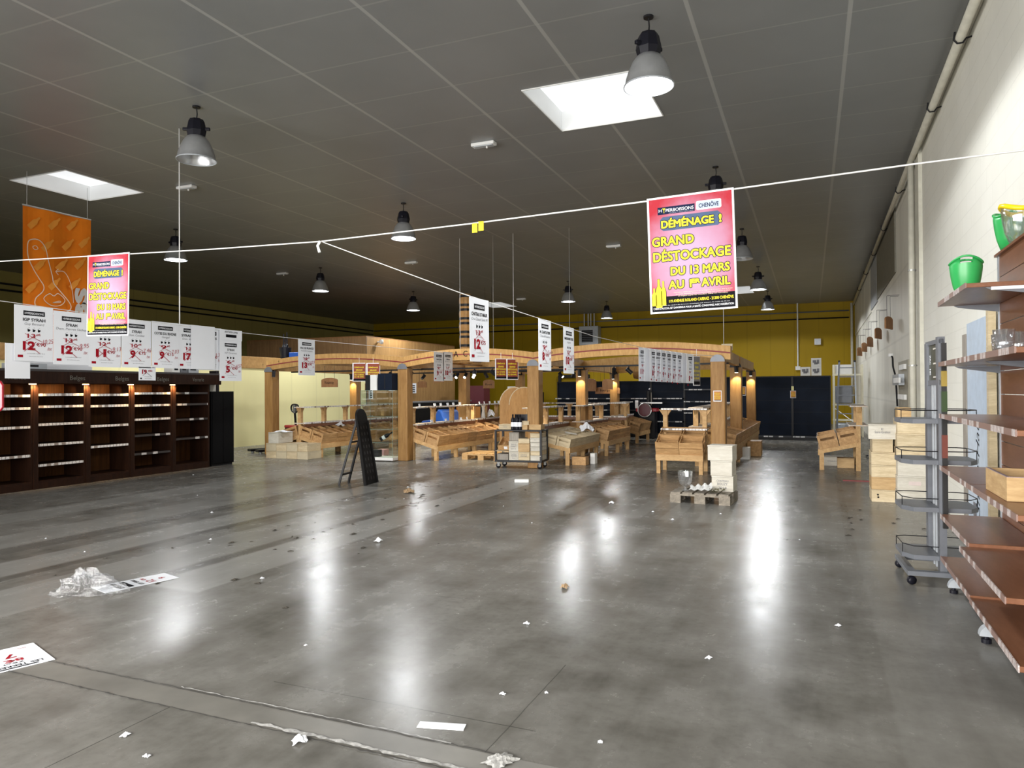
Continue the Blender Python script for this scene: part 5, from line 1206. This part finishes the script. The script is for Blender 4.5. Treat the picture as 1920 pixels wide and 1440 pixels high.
for i, (z, dz, mt, lab) in enumerate(((0, .20, CASEW, 'bottom'), (.202, .187, CASEW, 'second'), (.391, .193, CASEW, 'third'), (.586, .172, CASE, 'fourth'), (.76, .187, CASE, 'fifth'), (.949, .194, CASE, 'top'))):
    wine_case('%s large pale case of the taller right hand stack' % lab, (1.13, 10.8 + .01 * (i % 2), z), 0, .40 - .012 * (i % 3), .55, dz, mt, 'cases in the taller right stack', None)
o = [q for q in C.objects if q.get('label', '') == 'second large pale case of the taller right hand stack'][0]; M().rect(-.06, .08, .07, .12, -.004).build('faded_label', plain('faded_pink', (.6, .5, .47), .6), o)
o = thing('open_case', 'small open pine case on top of the taller right stack', 'box', (.95, 10.85, 1.145)); tray(0, .16, 0, .35, .14, .011).build('case_sides', CASEO, o)
tag(M().box(0, .02, 0, .3, 0, 1.80).build('grey_board', GREYM, None, (1.30, 11.6, 0), (0, .07, 0)), 'grey board leaning on the wall behind the taller stack', 'board')

# ================================================================ PALLET IN THE AISLE
pallet('grey half pallet on the floor with litter and a clear vase', (-1.90, 10.03, 0), -.06, .80, .62, 5, PALLET)
for z, dz, mk, lab, dx, off in ((.145, .21, ('CHATEAU', 'BOUZY', '2018'), 'bottom stamped white case on the pallet', .29, .015), (.357, .205, None, 'middle white case on the pallet', .29, 0), (.564, .21, None, 'top white case on the pallet', .335, -.015)):
    wine_case(lab, (-1.25 + off, 10.30, z), -.10 + off, dx, .27, dz, CASEW, 'white cases on the pallet', mk)
o = thing('clear_vase', 'clear plastic goblet vase standing at the left of the pallet', 'vase', (-1.72, 10.20, .146))
M().lathe([(.05, 0), (.052, .008), (.018, .02), (.016, .05), (.06, .075), (.085, .12), (.10, .20), (.104, .27)], 28, (0, 0, 0), True).build('vase_bowl', CLEARP, o, smooth=True); M().lathe([(.103, .265), (.106, .27), (.103, .275), (.101, .27), (.103, .265)], 28).build('vase_rim', GLASS, o)
for i, (x, y, rz, lab) in enumerate(((-1.52, 10.33, .35, 'rear curled white corrugated sheet on the pallet'), (-1.50, 10.14, -.05, 'front curled white corrugated sheet on the pallet'))):
    m = M(); K = 16
    for a in range(K):
        u0, u1 = a / K, (a + 1) / K
        f = lambda u: .05 + .02 * math.sin(u * 20) + .03 * u
        g = lambda u: .10 + .06 * u
        m.quad((u0 * .30 - .15, -g(u0) / 2, f(u0) * .5), (u1 * .30 - .15, -g(u1) / 2, f(u1) * .5), (u1 * .30 - .15, g(u1) / 2, f(u1)), (u0 * .30 - .15, g(u0) / 2, f(u0)))
    tag(m.build('corrugated_sheet', WHITE, None, (x, y, .148), (0, 0, rz)), lab, 'sheet')
m = M(); rnd = random.Random(4)
for k in range(60):
    p = Vector((rnd.uniform(-.10, .10), rnd.uniform(-.07, .07), rnd.uniform(0, .05))); a = rnd.uniform(0, 6.28); d = Vector((math.cos(a), math.sin(a), rnd.uniform(-.2, .4))) * .035; e = Vector((-d.y, d.x, .004)) * .35
    m.quad(p - d, p + e, p + d, p - e)
tag(m.build('dry_leaves', plain('olive_leaf', (.11, .10, .045), .7), None, (-1.28, 10.12, .152)), 'heap of dry greenish leaves on the pallet before the white cases', 'leaves', None, 'stuff')

# ================================================================ RIGHT SHELVING, STAND, BUCKETS
SX, SY = .85, 6.43
for bay, (y1, lab) in enumerate(((SY, 'brown gondola shelving bay at the far end by the grey stand'), (5.27, 'brown gondola shelving bay nearest on the right edge'))):
    o = thing('wall_shelving', lab, 'shelving', (SX, y1, 0), 0, 'brown shelving on the right')
    L = 1.16 if bay == 0 else 1.22; D = .39
    for yy in (0,) if bay == 0 else (0, -L): M().box(D, D + .03, yy - .02, yy + .02, 0, 2.54).build('upright', GREYL, o)
    for k in range(13): M().box(D + .005, D + .025, -L + .02, -.02, .28 + .174 * k + .003, .28 + .174 * (k + 1) - .003).build('back_slat', LAMIN, o)
    levels = (.257, .58, .95, 1.347, 1.74, 2.20) if bay == 0 else (.245, .56, .95, 1.347, 1.74)
    for z in levels:
        fx = -.05 if (bay == 1 and z == .56) else 0
        s = M().box(fx, D, -L + .006, -.006, z - .028, z).build('shelf', LAMIN, o, bevel=.003)
        M().box(fx - .006, fx, -L + .006, -.006, z - .030, z + .004).build('price_strip', STRIPB, s)
        for yy in (-.015,) if z < .3 else (-.015, -L + .03):
            M().prism([(.10, z - .03), (D, z - .03), (D, z - .085), (.13, z - .045)], yy - .014, yy, 'xz').build('shelf_bracket', GREYM, s)
    for yy in (-.08,):
        ft = M().prism([(.03 + .0, .045)] + [(.10 - .07 * math.cos(a), .045 + .07 * math.sin(a)) for a in [PI / 2 * k / 6 for k in range(7)]] + [(D, .115), (D, .045)], yy - .03, yy + .03, 'xz').build('foot', GREYL, o)
        M().tube([(.07, yy, 0), (.07, yy, .025)], .028, 12).tube([(.07, yy, .025), (.07, yy, .06)], .014, 10).build('levelling_foot', BLKPL, ft)
    if bay == 0: M().box(.13, .39, -L - .004, -L + .004, 2.150, 2.170).build('end_label', PAPER, o)
def bucket(label, loc, mat, r0, r1, h, handle=True, rz=0, rim=None):
    o = thing('ice_bucket', label, 'bucket', loc, rz, 'plastic ice buckets')
    n = 32; prof = [(r0, 0), (r0 + (r1 - r0) * .55, h * .3), (r0 + (r1 - r0) * .85, h * .6), (r1, h * .86), (r1 * .98, h)]
    m = M(); pr = prof + [(r - .006, z) for r, z in prof[::-1]]
    K = len(pr)
    for i, (r, z) in enumerate(pr):
        for k in range(n):
            a = 2 * PI * k / n; zz = z + (.022 * math.cos(2 * a) * (z / h) ** 4)
            m.v.append((r * math.cos(a), r * math.sin(a), zz))
    hole = lambda k, i: handle and (i in (3, K - 5)) and ((k % 16) in (14, 15, 0, 1))
    for i in range(K - 1):
        for k in range(n):
            if hole(k, i): continue
            a, b = i * n + k, i * n + (k + 1) % n; m.f.append([a, b, b + n, a + n])
    m.f.append([k for k in range(n)][::-1]); m.f.append([(K - 1) * n + k for k in range(n)])
    ob = m.build('bucket_shell', mat, o, smooth=True, fix=False)
    M().tube([(r1 * .99 * math.cos(2 * PI * k / n), r1 * .99 * math.sin(2 * PI * k / n), h + .022 * math.cos(4 * PI * k / n)) for k in range(n + 1)], .008 if not rim else .018, 6).build('bucket_rim', rim or mat, o, smooth=True)
    return o
bucket('green plastic ice bucket with handle slot on the top shelf', (.985, 6.12, 2.202), GREEN, .058, .105, .265, True, 1.45)
bucket('green plastic ice bucket behind the clear one above the slats', (1.29, 6.28, 2.545), GREEN, .058, .105, .265, True, 2.2)
bucket('clear plastic ice bucket with a broad yellow rim', (1.28, 5.93, 2.545), CLEARP, .07, .115, .23, False, 0, YPL)
tag(M().box(1.22, 1.42, 4.05, 6.45, 2.525, 2.543).build('top_board', LAMIN), 'brown board closing the top of the slatted shelving', 'board')
for x, y, lab in ((1.06, 5.42, 'clear tumbler on the upper brown shelf nearest the back post'), (1.10, 5.18, 'clear tumbler on the upper brown shelf at the right edge'), (.98, 4.95, 'short clear tumbler lowest at the right edge of the shelf')):
    o = thing('glass_tumbler', lab, 'glass', (x, y, 1.742), 0, 'clear tumblers on the brown shelf'); M().lathe([(.045, 0), (.052, .05), (.056, .14), (.053, .14), (.048, .05), (.040, .01)], 24, (0, 0, 0), True, True).build('tumbler_wall', CLEARP, o, smooth=True); M().lathe([(.042, .006), (.05, .03), (.04, .035)], 20, (0, 0, 0), True, True).build('tumbler_base', GLASS, o)
o = thing('wooden_box', 'open wooden box standing on the middle brown shelf', 'box', (1.04, 4.78, .952), .0)
tray(-.14, .17, -.26, .26, .125, .014).build('box_sides', CASEO, o)
M().box(-.14, .17, -.26, -.246, .125, .129).box(-.14, -.126, -.246, .26, .125, .129).build('box_rim', plain('mauve_edge', (.30, .22, .22), .6), o)
rnd = random.Random(2)
tag(M().tube([(0, 0, 0), (.05, .02, .04), (.02, .06, .06)], .03, 8).build('foil_twist', STEEL, None, (1.08, 4.45, .98)), 'twist of shiny foil beside the wooden box', 'foil')
# grey wheeled stand
o = thing('wheeled_stand', 'grey metal wheeled stand with wire baskets on both sides', 'stand', (.87, 6.80, 0), .06)
for y in (-.20, .24): M().box(-.025, .025, y - .04, y + .04, .10, 1.95 if y < 0 else 1.92).build('post', GREYM, o)
M().box(-.012, .012, -.03, .0, .10, 1.6).box(-.012, .012, .06, .09, .10, 1.6).build('slotted_rail', GREYL, o)
M().box(-.018, .018, -.24, .28, 1.57, 1.61).box(-.018, .018, -.24, .28, 1.90, 1.935).build('header_frame', GREYM, o)
M().box(-.006, .006, -.17, .21, 1.61, 1.90).build('header_board', plain('header_print', (.055, .06, .045), .4), o)
m = M(); m.rect(-.03, .03, 1.70, 1.74, 0); m.v = [(-.008, a + .12, b) for a, _, b in m.v]
t_ = M(); text(t_, 'IE', 0, 0, .05, .05, 0, .02, 'c', -R90); text(t_, 'ZAC', 0, .10, .05, .08, 0, .02, 'c', -R90)
M().add([(-.009, -(a) + .16, b + 1.68) for a, _, b in t_.v], t_.f).build('header_lettering', PAPER, o)
g_ = M()
for z in (1.63, 1.74, 1.86): g_.box(-.010, -.007, -.15, .02, z, z + .012)
g_.build('header_gold_trim', SILVP, o)
M().box(-.005, .03, -.27, -.235, .45, 1.90).build('bottle_banner', plain('banner_black', (.012, .012, .012), .4), o)
M().box(-.006, .031, -.272, -.234, 1.56, 1.68).build('banner_yellow', plain('mustard', (.34, .24, .04), .5), o); M().box(-.006, .031, -.272, -.234, 1.36, 1.52).build('banner_green', plain('dark_green', (.025, .055, .010), .5), o); M().box(-.006, .031, -.272, -.234, 1.0, 1.18).build('banner_red', plain('brick_red', (.16, .035, .02), .5), o)
for z in (.22, .60, .975, 1.30):
    for s in (-1, 1):
        b = M()
        b.add([(s * .02, -.21, z), (s * .20, -.21, z), (s * .27, -.10, z), (s * .27, .22, z), (s * .20, .26, z), (s * .02, .26, z), (s * .02, -.21, z - .035), (s * .20, -.21, z - .035), (s * .27, -.10, z - .035), (s * .27, .22, z - .035), (s * .20, .26, z - .035), (s * .02, .26, z - .035)],
              [(0, 1, 2, 3, 4, 5), (6, 7, 8, 9, 10, 11)] + [(i, (i + 1) % 6, 6 + (i + 1) % 6, 6 + i) for i in range(6)])
        bk = b.build('basket_shelf', GREYM, o)
        M().tube([(s * .02, -.20, z + .07), (s * .20, -.20, z + .07), (s * .265, -.10, z + .07), (s * .265, .21, z + .07), (s * .20, .25, z + .07), (s * .02, .25, z + .07)], .004, 6).tube([(s * .265, -.10, z), (s * .265, -.10, z + .07)], .003, 5).tube([(s * .265, .21, z), (s * .265, .21, z + .07)], .003, 5).build('wire_rail', BLACK, bk)
M().box(-.26, .26, -.30, -.24, .075, .11).box(-.26, .26, .28, .33, .075, .11).box(-.26, -.20, -.24, .28, .075, .11).box(.20, .26, -.24, .28, .075, .11).build('base_frame', GREYM, o)
for x in (-.23, .23):
    for y in (-.28, .30): M().lathe([(.001, -.02), (.03, -.02), (.035, -.01), (.035, .01), (.03, .02), (.001, .02)], 12).build('castor', BLKPL, o, (x, y, .036), (R90, 0, .5), True)
# boards leaning at the wall past the shelving
o = thing('lettered_board', 'pale blue board with script lettering leaning against the right wall', 'board', (1.40, 8.18, 0), -R90)
M().box(-.52, .52, 0, .03, .05, 2.2).build('board_face', plain('pale_blue_board', (.55, .66, .80), .35), o)
m = M(); text(m, 'Smith-Haut', 0, 0, .15, .98, 0, -.012, 'c', 0, .35)
M().add([(-(b) + .06, -.003, a + .80) for a, _, b in m.v], m.f).build('script_lettering', INK, o)
M().rect(-.25, -.10, .28, .42, -.003).build('small_emblem', GREYP, o)
M().box(.53, .62, -.02, .04, 0, 2.3).build('pale_batten', CASE, o); M().box(-.72, -.53, -.01, .03, 0, 2.1).build('grey_plank', GREYW, o)

# ================================================================ FLOOR LITTER
m = M(); rnd = random.Random(11); n1, n2 = 26, 13
def blob(th, ph):
    f = 1 + .16 * math.sin(3 * th + 1) + .12 * math.sin(5 * th + 4 * ph) + .10 * math.sin(9 * ph + 2 * th) + rnd.uniform(-.07, .07)
    x = .24 * math.cos(th) * math.sin(ph) * f; y = .15 * math.sin(th) * math.sin(ph) * f; z = max(0.003, .14 * math.cos(ph) * f + .01); return (x, y, z)
G = [[blob(2 * PI * i / n1, .02 + (PI / 2) * j / (n2 - 1)) for i in range(n1)] for j in range(n2)]
for j in range(n2 - 1):
    for i in range(n1): m.quad(G[j][i], G[j][(i + 1) % n1], G[j + 1][(i + 1) % n1], G[j + 1][i])
tag(m.build('plastic_film', FILM, None, (-5.24, 3.90, 0), (0, 0, .35)), 'crumpled clear plastic film lying on the floor at the left', 'plastic film')
def floor_sign(label, loc, rz, w, h, rows):
    o = thing('dropped_sign', label, 'sign', loc, rz)
    M().box(-w / 2, w / 2, -h / 2, h / 2, 0, .003).build('sheet', PAPER, o)
    k = M(); r = M()
    for s, x, y, hh, ww, red, rt in rows:
        t0 = M(); text(t0, s, x, y, hh, ww, 0, .02, 'c', rt); (r if red else k).add([(a, b, .0045) for a, _, b in t0.v], t0.f)
    return o, k, r
o, k, r = floor_sign('white price sign lying on the floor beside the plastic film', (-5.13, 4.26, .002), 2.87, .26, .58, [('LES TERRES', 0, -.02, .03, .2, 0, 0), ('12', -.05, -.12, .06, .08, 1, 0), ('€90', .05, -.09, .03, .07, 1, 0), ('9', -.02, -.22, .05, .04, 1, 0)])
k.box(-.10, .10, .13, .17, .004, .005).box(-.10, .10, .06, .10, .004, .005); k.build('black_print', INK, o); r.build('red_print', RED, o)
o, k, r = floor_sign('white price sign lying on the floor at the left edge', (-4.395, 2.647, .002), 4.38, .594, .42, [('LES TERRES HAUTES', -.05, .14, .03, .40, 0, 0), ('75cl', -.12, .095, .02, .1, 0, 0), ('8€', -.13, .03, .05, .1, 1, 0), ('6,90', .05, -.01, .05, .13, 1, .1), ('7', -.13, -.07, .07, .06, 1, 0), ('€90', -.04, -.05, .03, .08, 0, 0), ('—', -.22, -.16, .03, .05, 1, 0)])
k.box(-.22, .10, .183, .196, .004, .005); k.build('black_print', INK, o); r.build('red_print', RED, o)
tag(M().box(-.11, .11, -.03, .03, 0, .003).build('paper_label', PAPER, None, (-1.62, 2.97, .001), (0, 0, .25)), 'white shelf label lying alone on the near floor', 'paper')
scrap('crumpled_paper', 'crumpled white ball of paper on the floor below the A-frame stand', 'paper', (-4.19, 6.35, 0), .10, PAPER, .5, seed=31)
tag(M().box(-.12, .12, -.05, .05, 0, .05).build('small_carton', WHITE, None, (-4.63, 11.34, 0), (0, 0, .35), bevel=.004), 'small white carton lying on the floor before the cart', 'box')
scrap('crumpled_paper', 'brown crumpled wrapper lying on the open middle floor', 'paper', (-1.85, 5.41, 0), .085, CARD, .5, seed=33)
scrap('crumpled_paper', 'white crumpled tape beside the floor channel near the bottom edge', 'paper', (-2.13, 2.60, 0), .075, PAPER, .5, seed=34)
scrap('crumpled_paper', 'brown crumpled paper on the floor right of the A-frame stand', 'paper', (-5.78, 9.6, 0), .25, CARD, .3, seed=35)
scrap('crumpled_paper', 'white scrap on the floor left of the pallet', 'paper', (-2.62, 9.66, 0), .10, PAPER, .4, seed=36)
rnd = random.Random(5)
scr = [(-1.8, 4.48), (-4.27, 4.75), (-1.95, 9.15), (-1.62, 8.7), (-1.14, 9.3), (-6.2, 8.6), (-9.0, 9.6), (-10.3, 10.9), (-10.8, 10.2), (-8.6, 8.2), (-6.1, 10.1), (-5.5, 9.0), (-3.9, 8.9), (-3.1, 7.9), (-7.2, 7.1), (-2.9, 3.6), (-1.55, 2.5), (-2.9, 2.35), (-2.65, 2.25), (-.6, 4.3), (.1, 5.2), (-.2, 8.0), (-7.6, 5.2), (-6.6, 4.9), (-5.9, 5.8), (-1.5, 3.4), (-1.3, 3.5), (-.9, 3.1)]
base = scrap('paper_scrap', 'tiny white paper scrap on the concrete floor', 'paper', (scr[0][0], scr[0][1], 0), .05, PAPER, .3, 0, 'tiny white scraps on the floor', 41)
for x, y in scr[1:]:
    c = base.copy(); C.objects.link(c); c.location = (x, y, 0); c.rotation_euler = (0, 0, rnd.uniform(0, 6)); s = rnd.uniform(.35, .95); c.scale = (s, s, s)
LEAF = plain('dead_leaf', (.045, .038, .028), .8)
base = scrap('dry_leaf', 'small dark dry leaf on the concrete floor', 'leaf', (-5.45, 9.45, 0), .085, LEAF, .25, 0, 'dry leaves scattered on the floor', 42)
for k_ in range(70):
    if k_ < 46: x, y = rnd.gauss(-5.1, .45), rnd.uniform(5.6, 10.6)
    elif k_ < 60: x, y = rnd.uniform(-6.6, -3.5), rnd.uniform(3.2, 6.5)
    else: x, y = rnd.uniform(.2, 1.1), rnd.uniform(8.3, 10.4)
    c = base.copy(); C.objects.link(c); c.location = (x, y, 0); c.rotation_euler = (0, 0, rnd.uniform(0, 6)); s = rnd.uniform(.3, 1.0); c.scale = (s, s * rnd.uniform(.3, 1), s)
# spalled edges of the drainage channel
def crackline(label, y, x0, x1, wd, mat, seed, zt=.004):
    rnd = random.Random(seed); m = M(); K = int((x1 - x0) / .03); P = []
    for i in range(K + 1):
        x = x0 + (x1 - x0) * i / K; c = y + rnd.uniform(-.006, .006); w = wd * rnd.uniform(.25, 1.0); P.append((x, c - w / 2, c + w / 2))
    for a, b in zip(P, P[1:]): m.quad((a[0], a[1], zt), (b[0], b[1], zt), (b[0], b[2], zt), (a[0], a[2], zt))
    return tag(m.build('floor_joint', mat), label, 'joint')
DKJ = plain('joint_dark', (.05, .047, .042), .9); LTJ = plain('joint_chipped', (.36, .355, .34), .9, 0, .45, 40)
crackline('dark floor joint crossing the near floor, upper of two', 2.83, -4.6, -1.25, .010, DKJ, 1); crackline('chipped pale edge along the upper floor joint', 2.842, -3.1, -1.5, .010, LTJ, 2, .005)
crackline('dark floor joint crossing the near floor, lower of two', 2.64, -4.6, -1.2, .010, DKJ, 3); crackline('broad chipped pale edge of the lower floor joint', 2.665, -2.46, -1.3, .038, LTJ, 4, .005)
strip = struct('trim_7', M().quad((-9, 2.65, .0015), (XR, 2.65, .0015), (XR, 2.825, .0015), (-9, 2.825, .0015)), plain('channel_concrete', (.165, .158, .140), .42, 0, .2, 3))
scrap('concrete_crumbs', 'pale concrete crumbs at the end of the floor joint', 'rubble', (-1.24, 2.78, 0), .15, LTJ, .18, seed=44)
